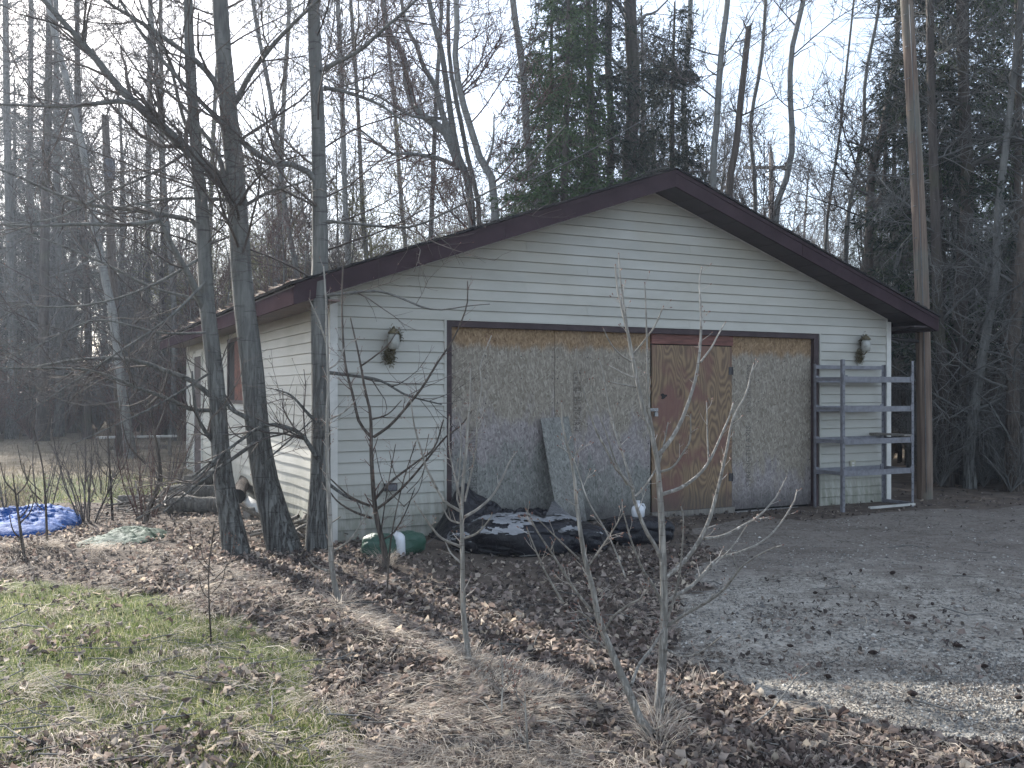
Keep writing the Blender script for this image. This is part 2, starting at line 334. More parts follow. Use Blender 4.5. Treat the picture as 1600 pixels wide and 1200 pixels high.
# ------------------------------------------------------------------ ground
GX, GY, YAW = -1.698, 8.802, .468                # garage front left corner and heading
cg, sg = math.cos(YAW), math.sin(YAW)
W_, L_ = 7.363, 9.464
def tolocal(x, y): dx, dy = x-GX, y-GY; return cg*dx+sg*dy, -sg*dx+cg*dy
def toworld(t, s, z=0): return (GX+cg*t-sg*s, GY+sg*t+cg*s, z)
lawn = [onground(*p) for p in ((-900,880),(-100,893),(120,925),(250,930),(340,975),(480,1035),(560,1100),(650,1240),(650,1900),(-900,1900))]
drive = [onground(*p) for p in ((1035,1000),(1050,930),(1120,870),(1080,838),(1150,812),(1300,812),(1420,800),(1560,792),(2300,800),(2300,1190),(1600,1172),(1480,1152),(1250,1120),(1110,1065))]
band = [onground(*p) for p in ((-500,852),(0,856),(150,848),(330,898),(520,950),(700,1030),(860,1075),(1000,1115),(1075,1175),(1120,1260),(640,1260),(550,1110),(465,1045),(330,985),(230,938),(0,915),(-500,905))]
green2 = [onground(*p) for p in ((-500,748),(60,742),(200,748),(300,760),(190,786),(40,790),(-500,800))]
RIDGE = np.array([onground(*p) for p in ((-400,872),(0,876),(200,878),(400,955),(600,1030),(800,1078),(960,1120),(1060,1180),(1100,1300))])
def ridge_d(x, y):
    x = np.asarray(x, float); y = np.asarray(y, float); best = np.full(x.shape, 9.)
    for (ax_, ay_), (bx_, by_) in zip(RIDGE[:-1], RIDGE[1:]):
        dx, dy = bx_-ax_, by_-ay_; t = np.clip(((x-ax_)*dx+(y-ay_)*dy)/(dx*dx+dy*dy), 0, 1); best = np.minimum(best, np.hypot(x-ax_-t*dx, y-ay_-t*dy))
    return best
def gz(x, y):
    t, s = tolocal(x, y)
    z = -.2*sst(2, 9, -t)*sst(3, 9, s) - .16*sst(14, 24, y)*sst(0, -6, x)*0
    z = z - .03*sst(14, 30, y)
    far = np.hypot(x, y); z = z + (fbm(x, y, .05, 5)-.47)*.9*sst(40, 140, far)*2
    flat = sst(-.6, .5, np.maximum(np.maximum(-t, t-W_), np.maximum(-s, s-L_)))
    d = inpoly(x, y, drive)*1.0
    z = z + flat*((fbm(x, y, .7, 11)-.47)*.09 + (fbm(x, y, 3.2, 12)-.47)*.035*(1-.6*d))
    # a low hump of matted grass between the lawn and the yard
    rd_ = ridge_d(x, y); z = z + (.07*np.exp(-(rd_/.26)**2)*(.35+1.3*fbm(x, y, 2.4, 13)) + .02*np.exp(-(rd_/.6)**2))*flat*(.12+.88*sst(.15, -.5, x))
    return z
ax = np.concatenate([-np.geomspace(9, 900, 34)[::-1], np.arange(-8.95, 8.95, .062), np.geomspace(9, 900, 34)])
ay = np.concatenate([-np.geomspace(.6, 900, 22)[::-1], np.arange(-.5, 2.9, .3), np.arange(3.0, 13.5, .056), np.geomspace(13.6, 1500, 48)])
X, Y = np.meshgrid(ax, ay); Z = gz(X, Y); nx, ny = len(ax), len(ay)
i = np.arange(ny-1)[:, None]*nx + np.arange(nx-1)[None]; q = np.stack([i, i+1, i+nx+1, i+nx], -1).reshape(-1, 4)
gm = mesh_np('ground', np.stack([X, Y, Z], -1).reshape(-1, 3), [q])
jx = X+(fbm(X, Y, 2.2, 31)-.47)*.5; jy = Y+(fbm(X, Y, 2.2, 41)-.47)*.5
zl = inpoly(jx, jy, lawn)*1.0; zd = inpoly(jx, jy, drive)*1.0; zg = inpoly(jx, jy, green2)*1.0
zf = sst(12, 16, Y)*np.maximum(sst(1.5, -1.5, X), sst(17, 24, Y))
ca = gm.color_attributes.new('zone', 'FLOAT_COLOR', 'POINT')
ca.data.foreach_set('color', np.stack([np.maximum(zl, zg*.8), zd, zf, np.ones_like(X)], -1).astype(np.float32).ravel())
n = NT('ground_soil', .95, .1); at_ = n.node('ShaderNodeAttribute', attribute_name='zone'); zc = n.sep(at_.outputs['Vector'])
P_ = n.node('ShaderNodeNewGeometry').outputs['Position']; f = n.noise(P_, 3, 8, .7); f2 = n.noise(P_, 38, 5, .7); f3 = n.noise(P_, .6, 4)
soil = n.ramp(f, [(.3,(.06,.049,.042)), (.55,(.115,.094,.078)), (.75,(.18,.15,.122))])
gr = n.ramp(f2, [(.3,(.05,.07,.025)), (.55,(.10,.115,.045)), (.75,(.2,.18,.1))])
gv = n.ramp(n.math('ADD', n.math('MULTIPLY', f2, .55), n.math('MULTIPLY', n.noise(P_, 5, 6, .75), .5)), [(.36,(.14,.127,.11)), (.48,(.30,.28,.245)), (.60,(.42,.395,.35)), (.75,(.52,.495,.445))])
gv = n.mix(n.map(n.noise(P_, 1.1, 7, .75), .50, .58, 0, .6), gv, (.17,.15,.128)); gv = n.mix(n.map(n.math('ADD', n.sep(P_)[1], n.math('MULTIPLY', n.noise(P_, 1.7, 5), 3.0)), 8.0, 9.6, 0, .65), gv, (.15,.125,.108))
fd = n.ramp(f, [(.3,(.10,.085,.06)), (.5,(.17,.14,.10)), (.7,(.27,.215,.155))])
c = n.mix(zc[2], soil, fd); c = n.mix(zc[0], c, gr); c = n.mix(zc[1], c, gv)
sp = n.map(n.noise(P_, 22, 9, .8), .50, .56, 0, .8); lg = n.map(n.noise(P_, 2.6, 6, .7), .42, .62, .25, 1); c = n.mix(n.math('MULTIPLY', n.math('MULTIPLY', sp, lg), zc[1]), c, (.055,.047,.04))
vo = n.vor(P_, 70, 'F1'); hgt = n.math('ADD', n.math('MULTIPLY', f2, 1.0), n.math('MULTIPLY', n.math('MULTIPLY', vo, zc[1]), .9)); n.bump(hgt, .02, .9)
gm.materials.append(n.col(c)); tag(link('ground', gm), kind='structure')

# ------------------------------------------------------------------ garage
G = thing('garage', 'low wide garage with pale lap siding, brown roof trim and a boarded-up front opening', 'garage', (GX, GY, 0), YAW)
SL = .3505; MID = W_/2; OV = .40; EV = .437
def zr(t): return 3.836 - SL*abs(t-MID)
OA, OB, OH = 1.167, 6.147, 2.138; PIT = .1065
def zs(t): return zr(t)-.205
def lap(parent, x0b, x1b, x0t, x1t, h, loc, y0=-.004, seg=0, name='siding_board', wob=None, me=None):
    if me is None:
        mb = MB(); n_ = 2 if not seg else seg
        xb = np.linspace(x0b, x1b, n_); xt = np.linspace(x0t, x1t, n_); V = []
        for a, b in zip(xb, xt):
            dz, dy = (0, 0) if wob is None else wob(a)
            V += [(a, y0-.019+dy, dz), (b, y0-.004+dy*.6, h-.004+dz*.7), (b, y0+.002, h), (a, y0+.002, 0+dz)]
        i = np.arange(n_-1)[:, None]*4; jj = np.arange(4)[None]; k2 = (jj+1) % 4
        q = np.stack([i+jj, i+k2, i+4+k2, i+4+jj], -1).reshape(-1, 4)
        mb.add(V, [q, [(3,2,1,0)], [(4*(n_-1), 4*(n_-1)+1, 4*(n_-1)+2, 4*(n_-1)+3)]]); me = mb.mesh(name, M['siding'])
    o = link(name, me, parent); o.location = loc; return o
# front wall: sheathing with the opening cut out, then the boards
fw = MB(); hz = .02
fw.prism([(0,0),(OA,0),(OA,OH),(0,OH)], 0, .1); fw.prism([(OB,0),(W_,0),(W_,OH),(OB,OH)], 0, .1)
fw.prism([(0,OH),(W_,OH),(W_,zs(W_)+.1),(MID,zs(MID)+.1),(0,zs(0)+.1)], 0, .1)
wallf = part('front_wall', fw, M['trim'], G)
left_me = right_me = None
for r in range(40):
    z0 = r*PIT+.005; z1 = z0+PIT
    if z1 > zs(MID)-.01: z1 = zs(MID)-.01
    if z1-z0 < .03: break
    def lim(z): # left and right limits of the gable at height z
        if z < zs(0): return .05, W_-.05
        d = (zs(MID)-z)/SL; return max(.05, MID-d), min(W_-.05, MID+d)
    a0, b0 = lim(z0); a1, b1 = lim(z1)
    if z1 <= OH+.02:
        if left_me is None:
            o = lap(wallf, .05, OA-.03, .05, OA-.03, PIT, (0,0,z0)); left_me = o.data
            o = lap(wallf, OB+.03, W_-.05, OB+.03, W_-.05, PIT, (0,0,z0)); right_me = o.data
        else: lap(wallf, 0,0,0,0,0,(0,0,z0), me=left_me); lap(wallf, 0,0,0,0,0,(0,0,z0), me=right_me)
    else:
        jn = (MID+(-1)**r*(.5+.37*(r % 4))) if b1-a1 > 2.6 else None
        if jn: lap(wallf, a0, jn-.0015, a1, jn-.0015, z1-z0, (0,0,z0)); lap(wallf, jn-.012, b0, jn-.012, b1, z1-z0, (0,-.0022,z0))
        else: lap(wallf, a0, b0, a1, b1, z1-z0, (0,0,z0))
mb = MB(); mb.box(-.025,.05,-.03,-.003,0,zs(0)-.02); mb.box(-.027,-.003,-.003,.06,0,2.25); part('corner_trim', mb, M['trim'], wallf)
mb = MB(); mb.box(W_-.05,W_+.025,-.03,-.003,0,zs(W_)-.02); mb.box(W_+.003,W_+.027,-.003,.06,0,2.25); part('corner_trim', mb, M['trim'], wallf)
mb = MB(); mb.box(OA-.030,OA-.004,-.024,-.002,0,OH+.012); mb.box(OB+.004,OB+.030,-.024,-.002,0,OH+.012); mb.box(OA-.004,OB+.004,-.022,-.002,OH+.002,OH+.012)
part('opening_trim', mb, M['siding'], wallf)
# left wall: buckled siding, window, far door
wl = MB(); wl.box(.002,.1,.1,L_,0,2.26); walll = part('left_wall', wl, M['trim'], G)
WA, WB, WZ0, WZ1 = 4.05, 5.28, 1.30, 2.12; DA, DB, DZ = 7.75, 8.55, 2.02
rr = np.random.default_rng(3)
lw = MB()
for r in range(22):
    z0 = r*PIT+.005; z1 = min(z0+PIT, 2.25)
    spans = [(.03, L_-.05)]
    cuts = []
    if z1 > WZ0-.05 and z0 < WZ1+.05: cuts.append((WA-.05, WB+.05))
    if z0 < DZ+.03: cuts.append((DA-.06, DB+.06))
    xs = [.03]+[c for k in sorted(cuts) for c in k]+[L_-.05]
    amp = .02*max(0, 1-r/11)
    ph = rr.random()*.8
    def wob(a, amp=amp, ph=ph): return (amp*(math.sin(a*2.3+ph)*.6+math.sin(a*5.1+ph*2)*.3), -abs(amp)*.7*(1+math.sin(a*3.7+ph)))
    for k in range(0, len(xs), 2):
        nseg = max(2, int((xs[k+1]-xs[k])*3))
        o = lap(walll, xs[k], xs[k+1], xs[k], xs[k+1], z1-z0, (0,0,z0), seg=nseg, wob=wob)
        # boards are made facing -y; turn them to face -x:  (x,y) -> (y, x)
        me = o.data; co_ = np.empty(len(me.vertices)*3, np.float32); me.vertices.foreach_get('co', co_); co_ = co_.reshape(-1,3)[:, [1,0,2]]
        me.vertices.foreach_set('co', co_.ravel()); me.flip_normals(); me.update()
wn = MB(); wn.box(-.03,0,WA-.05,WA,WZ0,WZ1); wn.box(-.03,0,WB,WB+.05,WZ0,WZ1); wn.box(-.031,0,WA-.05,WB+.05,WZ1,WZ1+.05)
wo_ = part('window', wn, M['frame'], walll)
mb = MB(); mb.box(-.05,0,WA-.08,WB+.08,WZ0-.045,WZ0-.001); part('sill', mb, M['frame'], wo_)
mb = MB(); mb.box(-.012,.0,WA,WB-.44,WZ0,WZ1); part('board', mb, M['redply'], wo_)
mb = MB(); mb.box(-.008,.0,WB-.43,WB,WZ0,WZ1); part('pane', mb, M['inner'], wo_)
mb = MB(); mb.box(-.035,0,DA-.06,DA,0,DZ); mb.box(-.035,0,DB,DB+.06,0,DZ); mb.box(-.036,0,DA-.06,DB+.06,DZ,DZ+.06); dr = part('side_door', mb, M['trim'], walll)
mb = MB(); mb.box(-.02,0,DA,DB,0,DZ); part('door_leaf', mb, M['frame'], dr)
mb = MB(); mb.box(-.03,.06,L_-.05,L_+.03,-.2,2.25); part('corner_trim', mb, M['trim'], walll)
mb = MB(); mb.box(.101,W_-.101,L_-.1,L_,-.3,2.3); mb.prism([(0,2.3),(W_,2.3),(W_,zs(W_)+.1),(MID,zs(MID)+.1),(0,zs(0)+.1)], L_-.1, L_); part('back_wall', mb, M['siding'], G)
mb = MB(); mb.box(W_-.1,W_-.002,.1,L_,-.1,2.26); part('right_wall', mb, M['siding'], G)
# foundation strip
mb = MB(); mb.box(-.004,W_+.004,.02,L_+.004,-.45,.004); part('foundation', mb, M['concrete'], G)
# roof
roof = MB()
for sgn in (-1, 1):
    t0, t1 = (-EV, MID) if sgn < 0 else (MID, W_+EV)
    roof.prism([(t0,zr(t0)-.05),(t1,zr(t1)-.05),(t1,zr(t1)-.02),(t0,zr(t0)-.02)] , -OV+.002, L_+OV-.002)
ro = part('roof', roof, M['soffit'], G)
# shingle rows seen on edge along the rakes, and courses on the slopes (one joined part)
sh = MB(); rs = np.random.default_rng(5)
ca_ = math.atan(SL)
for sgn in (-1, 1):
    Ls = (MID+EV)/math.cos(ca_); ncs = int(Ls/.14)
    for k in range(ncs):
        d0 = k*.14; y = -OV-.03
        while y < L_+OV:
            wd = .33 if y > -OV else .2+rs.random()*.15
            y1 = min(y+wd, L_+OV+.02); j = rs.normal(0, .004)
            a = -.02+d0+j; b = a+.19
            if k == 0: a -= .01
            def pt(d, h): 
                t = -EV-.01+d*math.cos(ca_)-h*math.sin(ca_); z = zr(-EV)-.012+d*math.sin(ca_)+h*math.cos(ca_)
                return (t if sgn < 0 else W_-t, z)
            h0 = .022+rs.random()*.006; p = [pt(a, 0), pt(b, 0.002), pt(b, .008), pt(a, h0)]
            if sgn > 0: p = p[::-1]
            sh.prism(p, y+.003, y1)
            y = y1
tag(part('shingles', sh, M['shingle'], ro), kind='stuff')
# rake fascia, two boards a side, under a metal drip strip; soffits
for sgn in (-1, 1):
    lim_ = [(-EV, 1.62), (1.625, MID)] if sgn < 0 else [(MID, 5.5), (5.505, W_+EV)]
    for a, b in lim_:
        mb = MB(); mb.prism([(a,zr(a)-.198),(b,zr(b)-.198),(b,zr(b)-.055),(a,zr(a)-.055)], -OV-.002, -OV+.02); part('rake_fascia', mb, M['fascia'], ro)
    a, b = (-EV-.01, MID) if sgn < 0 else (MID, W_+EV+.01)
    mb = MB(); mb.prism([(a,zr(a)-.055),(b,zr(b)-.055),(b,zr(b)-.016),(a,zr(a)-.016)], -OV-.012, -OV+.0); part('drip_edge', mb, M['fascia'], ro)
    a, b = (-EV, MID) if sgn < 0 else (MID, W_+EV)
    # sloping soffit panels between fascia and wall
    npn = 14
    for k in range(npn):
        u0 = a+(b-a)*k/npn+.004; u1 = a+(b-a)*(k+1)/npn-.004
        mb = MB(); mb.prism([(u0,zr(u0)-.185),(u1,zr(u1)-.185),(u1,zr(u1)-.175),(u0,zr(u0)-.175)], -OV+.02, .0); part('soffit_panel', mb, M['soffit'], ro)
# eaves
for sgn in (-1, 1):
    fx = (-EV-.02, -EV) if sgn < 0 else (W_+EV, W_+EV+.02)
    y = -OV-.002
    while y < L_+OV:
        y1 = min(y+3.6, L_+OV); mb = MB(); mb.box(fx[0], fx[1], y, y1-.004, 2.195, 2.345); part('eave_fascia', mb, M['fascia'], ro); y = y1
    x0, x1 = (-EV+.002, -.03) if sgn < 0 else (W_+.03, W_+EV-.002)
    for k in range(40):
        y0 = -OV+.02+k*.255; y1 = min(y0+.25, L_+OV-.01)
        if y0 > L_+OV-.05: break
        mb = MB()
        for q_ in range(3): mb.box(x0, x1, y0+q_*.084, min(y0+q_*.084+.07, y1), 2.236, 2.250); 
        mb.box(x0, x1, y0, y1, 2.2505, 2.256)
        part('soffit_slat', mb, M['soffit_l'] if sgn < 0 else M['soffit'], ro)
# opening: dark frame, OSB sheets, plywood door
op = MB(); op.box(OA,OA+.055,-.012,.09,0,OH); op.box(OB-.075,OB,-.012,.09,0,OH); op.box(OA+.055,OB-.075,-.012,.09,OH-.065,OH)
fr = part('opening_frame', op, M['frame'], G)
def sheet(name, x0, x1, z0, z1, m, y0=.045, parent=G, rot=None, y=None, th=.012):
    mb = MB(); mb.box(0, x1-x0, 0, th, 0, z1-z0); o = part(name, mb, m, parent); o.location = (x0, y0, z0)
    if rot: o.rotation_euler = rot
    return o
def tpos(u):  # column of the photograph -> distance along the front wall
    k = (u-800)/F; return (k*GY-GX)/(cg-k*sg)
tA, tB, tC, tD, tE = OA+.055, tpos(870), tpos(1020), tpos(1147), OB-.075
s1 = sheet('osb_sheet', tA, tB-.003, .03, OH-.066, m_osb(1, .90, .5)); s2 = sheet('osb_sheet', tB+.003, tC-.004, .03, OH-.066, m_osb(2, .90, .42)); s3 = sheet('osb_sheet', tD+.006, tE, .03, OH-.066, m_osb(3, .885, .14))
door = sheet('plywood_door', tC+.012, tD-.008, .07, OH-.19, M['ply'], y0=.03, th=.02)
hd = sheet('door_header', tC+.002, tD+.004, OH-.178, OH-.066, M['redwood'], y0=.022, th=.03)
mb = MB(); mb.box(tC-.004,tD+.01,.0,.06,.0,.066); part('threshold', mb, M['oldwood'], G)
mb = MB(); mb.box(OA+.01,OB-.01,.095,.12,0,OH); part('opening_backing', mb, M['inner'], G)
for sh_, wd_ in ((s1, tB-tA), (s2, tC-tB), (s3, tE-tD)):
    mb = MB()
    for xx in np.r_[.03, np.arange(.4, wd_-.1, .41), wd_-.03]:
        for zz in np.arange(.08, 1.98, .24): mb.box(xx-.006, xx+.006, -.0015, .001, zz-.006+.01*math.sin(zz*9), zz+.006+.01*math.sin(zz*9))
    part('nail_heads', mb, M['darkmetal'], sh_)
dw = tD-tC-.02
mb = MB(); zz = 1.26-.07
a = np.linspace(0, 2*np.pi, 14, endpoint=False); rad = .03*(1+.3*np.sin(a*3+1)+.15*np.sin(a*5)); 
V = [(.155+1.3*r_*math.cos(t_), -.003, 1.3+r_*math.sin(t_)) for t_, r_ in zip(a, rad)]+[(.155+1.1*r_*math.cos(t_), .012, 1.3+.9*r_*math.sin(t_)) for t_, r_ in zip(a, rad)]
mb.add(V, [[(i, (i+1) % 14, 14+(i+1) % 14, 14+i) for i in range(14)], [tuple(range(14))[::-1]]]); part('knot_hole', mb, M['inner'], door)
mb = MB(); mb.box(-.05,.075,-.012,-.002,1.13,1.165); mb.tube([(.0,-.012,1.15),(.0,-.04,1.15),(.03,-.045,1.13),(.03,-.02,1.11)], [.006]*4, 6); mb.box(.01,.05,-.045,-.02,1.075,1.12)
part('door_hasp', mb, M['metal'], door)
for zz in (.3, 1.55):
    mb = MB(); mb.box(dw-.05,dw+.01,-.006,-.001,zz,zz+.09); mb.tube([(dw+.006,-.008,zz-.002),(dw+.006,-.008,zz+.092)],[.006]*2,6); part('hinge', mb, M['darkmetal'], door)
# stamped print
def text(body, size, sheet_, x, z, rot=0, sx=1, ink='ink'):
    cu = bpy.data.curves.new('print', 'FONT'); cu.body = body; cu.size = size; cu.resolution_u = 2; cu.align_x = 'CENTER'
    ob = bpy.data.objects.new('t', cu); C.objects.link(ob); dg = bpy.context.evaluated_depsgraph_get(); me = bpy.data.meshes.new_from_object(ob.evaluated_get(dg)); bpy.data.objects.remove(ob)
    co_ = np.empty(len(me.vertices)*3, np.float32); me.vertices.foreach_get('co', co_); co_ = co_.reshape(-1,3)
    c_, s_ = math.cos(rot), math.sin(rot); xx = co_[:,0]*sx; V = np.stack([x+c_*xx-s_*co_[:,1], np.full(len(co_), -.0015), z+s_*xx+c_*co_[:,1]], 1)
    me.vertices.foreach_set('co', V.astype(np.float32).ravel()); me.materials.clear(); me.materials.append(M[ink]); me.update()
    return link('stamped_print', me, sheet_)
def stampcol(sheet_, x, z0, z1, lines, wd):
    n_ = len(lines); st = (z1-z0)/n_; mb = MB()
    for k in range(n_+1):
        z = z0+k*st
        if k % 2 == 0: mb.box(x-wd/2, x+wd/2, -.0016, -.0008, z, z+.004)
    mb.box(x-wd/2, x-wd/2+.0025, -.0016, -.0008, z0, z1); mb.box(x+wd/2-.0025, x+wd/2, -.0016, -.0008, z0, z1)
    part('print_rules', mb, M['ink'], sheet_)
    for k, l in enumerate(lines):
        if l: text(l, st*.85, sheet_, x, z1-(k+1)*st+st*.2, 0, min(1.25, wd*.95/(max(1, len(l))*st*.52)))
x1_ = tpos(742)-tA
stampcol(s1, x1_, .10, 1.02, ['24/16','PS 2','7/16','RATED','SHEATHING','SPAN 24/16','EXPOSURE 1','SIZED FOR','SPACING','2R24','W24','11.1 mm','R-24','2F16','APA','RATED','SHEATHING','7/16','PRP 108','EXPOSURE 1','24/16','PS 2'], .085)
x2_ = tpos(905)-tB
stampcol(s2, x2_, .97, 1.62, ['APA','24/16','RATED','SHEATHING','7/16','EXPOSURE 1','SIZED FOR','SPACING','PS 2','11.1 mm','2R24','2F16'], .095)
x3_ = tpos(1172)-tD
text('STRENGTH AXIS', .105, s3, x3_+.04, .62, math.pi/2, .95, 'faint_ink'); text('THIS DIRECTION', .09, s3, x3_+.04, 1.42, math.pi/2, .85, 'faint_ink')
# leaning narrow OSB offcut
tL = tpos(852)
lean = thing('osb_offcut', 'narrow grey chipboard offcut leaning against the boarded opening over the sheet seam', 'board', toworld(tL, -.30), YAW)
mb = MB(); mb.box(0,.34,0,.012,0,1.18); o = part('offcut_sheet', mb, m_osb(6, 1.6, .75), lean); o.rotation_euler = (math.radians(-14.5), math.radians(-3.0), 0)
# wall lanterns wrapped in moss
def lantern(u, zc_, label, sc_, tilt):
    t = tpos(u); o = thing('wall_lantern', label, 'wall lamp', toworld(t, -.025, zc_), YAW, 'lanterns beside the boarded opening')
    mb = MB(); a = np.linspace(0, 2*np.pi, 18, endpoint=False)
    V = [(.05*math.cos(x)*sc_, 0, -.06+.085*math.sin(x)*sc_) for x in a]+[(.042*math.cos(x)*sc_, -.02, -.06+.075*math.sin(x)*sc_) for x in a]
    mb.add(V, [[(i,(i+1)%18,18+(i+1)%18,18+i) for i in range(18)], [tuple(range(18,36))]]); part('back_plate', mb, M['brass'], o, True)
    mb = MB(); mb.tube([(0,-.02,-.05),(.01,-.07,-.07),(.015,-.11,-.03),(.015,-.11,0)], [.008]*4, 8); mb.tube([(0,-.02,.04),(.01,-.06,.11),(.015,-.11,.13)], [.007]*3, 8); part('arm', mb, M['brass'], o, True)
    mb = MB(); mb.lathe([(.035,-.03),(.05,-.02),(.056,.04),(.052,.10),(.035,.12)], (.0,-.11,0), 14); part('glass_shade', mb, M['glassjar'], o, True)
    mb = MB(); mb.lathe([(.06,.118),(.056,.13),(.034,.155),(.014,.17),(.006,.19)], (.0,-.11,0), 14); part('cap', mb, M['brass'], o, True)
    # dry moss and grass tucked round the lamp
    r = np.random.default_rng(int(u)); nb = 520; ph = r.random(nb)*2*np.pi; cz = r.normal(0, 1, nb)
    c0 = np.where((np.arange(nb) < 260)[:, None], np.array([[-.02,-.03,-.10]]), np.array([[.045,-.035,.10]])); P0 = c0+r.normal(0, 1, (nb,3))*np.array([.026,.014,.038])*sc_
    d = norm(r.normal(0,1,(nb,3)))*r.uniform(.015,.035,(nb,1)); Pm = P0+d*.5+r.normal(0,.006,(nb,3)); P1 = P0+d
    V, q = tubes(np.stack([P0,Pm,P1],1), np.full((nb,3), .0035), 3); V[:,1] = np.minimum(V[:,1], -.003); tag(link('moss_tuft', mesh_np('moss_tuft', V, [q], [M['nest']]), o), kind='stuff')
    return o
lantern(608, 1.86, 'tarnished lantern with clear jar on the siding left of the boarded opening', 1.0, 0)
lantern(1340, 1.955, 'mossy lantern on the siding above the grey steel rack', .95, .3)
# small wall boxes
o = thing('outlet_box', 'small dark outlet box low on the siding between green bag and lantern', 'outlet box', toworld(tpos(608), -.03, .50), YAW)
mb = MB(); mb.box(-.06,.06,-.04,.01,-.035,.035); part('housing', mb, M['darkmetal'], o); mb = MB(); mb.box(-.05,.05,-.05,-.0405,-.028,.028); part('cover', mb, M['box'], o)
o = thing('cover_plate', 'square beige outlet cover low on the siding behind the steel rack', 'cover plate', toworld(tpos(1330), -.022, .50), YAW)
mb = MB(); mb.box(-.045,.045,-.008,.0,-.055,.055); part('plate', mb, M['cover'], o); mb = MB(); mb.box(-.02,.02,-.012,-.0082,-.03,-.005); mb.box(-.02,.02,-.012,-.0082,.005,.03); part('socket', mb, M['trim'], o)

# ------------------------------------------------------------------ steel rack
RL = tpos(1262); RW, RD = 1.20, .46
rk = thing('steel_rack', 'tall empty grey steel shelf rack standing against the siding right of the boarded opening', 'shelf rack', toworld(RL, -.10), YAW)
for x, y, h in ((0,0,1.76),(RW,0,1.76),(0,-RD,1.80),(RW,-RD,1.80)):
    mb = MB(); sx = 1 if x == 0 else -1; sy = -1 if y == 0 else 1
    mb.box(min(x,x+sx*.04),max(x,x+sx*.04),y-.0015,y+.0015,0,h); mb.box(x-.0015,x+.0015,min(y,y+sy*.035),max(y,y+sy*.035),0,h)
    for k in range(int(h/.0762)): mb.box(x+sx*.017, x+sx*.024, y-.003, y+.003, .05+k*.0762, .068+k*.0762, 1)
    part('post', mb, [M['rack'], M['inner']], rk)
for lv, z in enumerate((.455, .83, 1.215, 1.57)):
    for y in (0, -RD):
        mb = MB(); mb.box(.005, RW-.005, y-.003 if y == 0 else y-.004, y+.001 if y == 0 else y, z-.035, z+.03)
        yy = (y-.04, y-.003) if y == 0 else (y, y+.035); mb.box(.005, RW-.005, yy[0], yy[1], z-.037, z-.034)
        part('shelf_beam', mb, M['rack'], rk)
        for x in (.01, RW-.07):
            mb = MB(); mb.box(x, x+.06, y-.012, y-.0045, z-.02, z+.045); part('beam_clip', mb, M['rack'], rk)
    for x in (0, RW):
        mb = MB(); mb.box(x-.002 if x else x-.004, x+.004 if x else x+.002, -RD+.004, -.006, z-.02, z+.02); part('side_brace', mb, M['rack'], rk)
mb = MB(); mb.box(.005, RW-.005, -.004, .0, 1.70, 1.745); part('shelf_beam', mb, M['rack'], rk)
mb = MB(); mb.box(.45, .7, -RD+.06, -RD+.12, .005, .03); 
mb = MB(); mb.box(RW-.035, RW-.03+.03, -RD+.04, -.04, .02, .055); part('base_rail', mb, M['rack'], rk)
bd = thing('loose_board', 'brown weathered board lying across the side of the steel rack at mid height', 'board', toworld(RL+RW-.17, -.10-RD+.02, .871), YAW)
mb = MB(); mb.box(0,.14,-.02,.52,0,.025); part('plank', mb, M['oldwood'], bd)
lp = thing('timber_strip', 'pale timber strip lying on the leaves in front of the steel rack', 'timber', toworld(RL+.35, -.10-RD-.08, .03), YAW+.02)
mb = MB(); mb.box(0,.78,-.02,.02,0,.025); part('strip', mb, M['plank'], lp)

# ------------------------------------------------------------------ bags and tarpaulins
def mound(pts, h, nx=60, ny=40, seed=1, prof=.55, ridge=.35, peak=None, skirt=.02):
    """cloth heap over a world outline polygon; heights rise from the edge"""
    pts = np.array(pts, float); c = pts.mean(0); K = 180
    ang = np.arctan2(pts[:,1]-c[1], pts[:,0]-c[0]); o_ = np.argsort(ang); P = pts[o_]; s = np.vstack([P, P[:1]])
    ring = resample(np.c_[s, np.zeros(len(s))], K+1)[:K, :2]; NR = 54; r = np.random.default_rng(seed)
    V = []
    for k in range(NR+1):
        f = 1-(k/NR); q = c+(ring-c)*f; hz_ = h*(1-f**2.6)**prof if f < 1 else np.zeros(1)
        x, y = q[:,0], q[:,1]; nz = fbm(x, y, 3.2, seed); rd = 1-np.abs(fbm(x+y*.4, y-x*.3, 5.5, seed+9)*2-.95)*2.2
        z = hz_*(.72+.5*nz+ridge*.28*rd)+hz_*.25*(fbm(x*1.0+y*2, y*.3, 9, seed+17)-.47)
        if peak is not None:
            for (px, py, ph, pr) in peak: z = z+ph*np.exp(-((x-px)**2+(y-py)**2)/pr**2)*(1-f**4)
        cr = np.abs(fbm(x*1.0+y*.7+3, y*1.3-x*.5, 4, seed+31, 2)-.36); z = z-hz_*.22*np.exp(-cr*16)+hz_*.18*np.exp(-np.abs(fbm(x*.8-y, y*.9+x*.2, 5, seed+41)-.5)*30)
        if k == 0: z = np.zeros(K)-.03
        z = z+gz(x, y); V.append(np.c_[x, y, z])
    V = np.concatenate(V); i = np.arange(NR)[:, None]*K; j = np.arange(K)[None]; j2 = (j+1) % K
    return V, np.stack([i+j, i+j2, i+K+j2, i+K+j], -1).reshape(-1, 4)
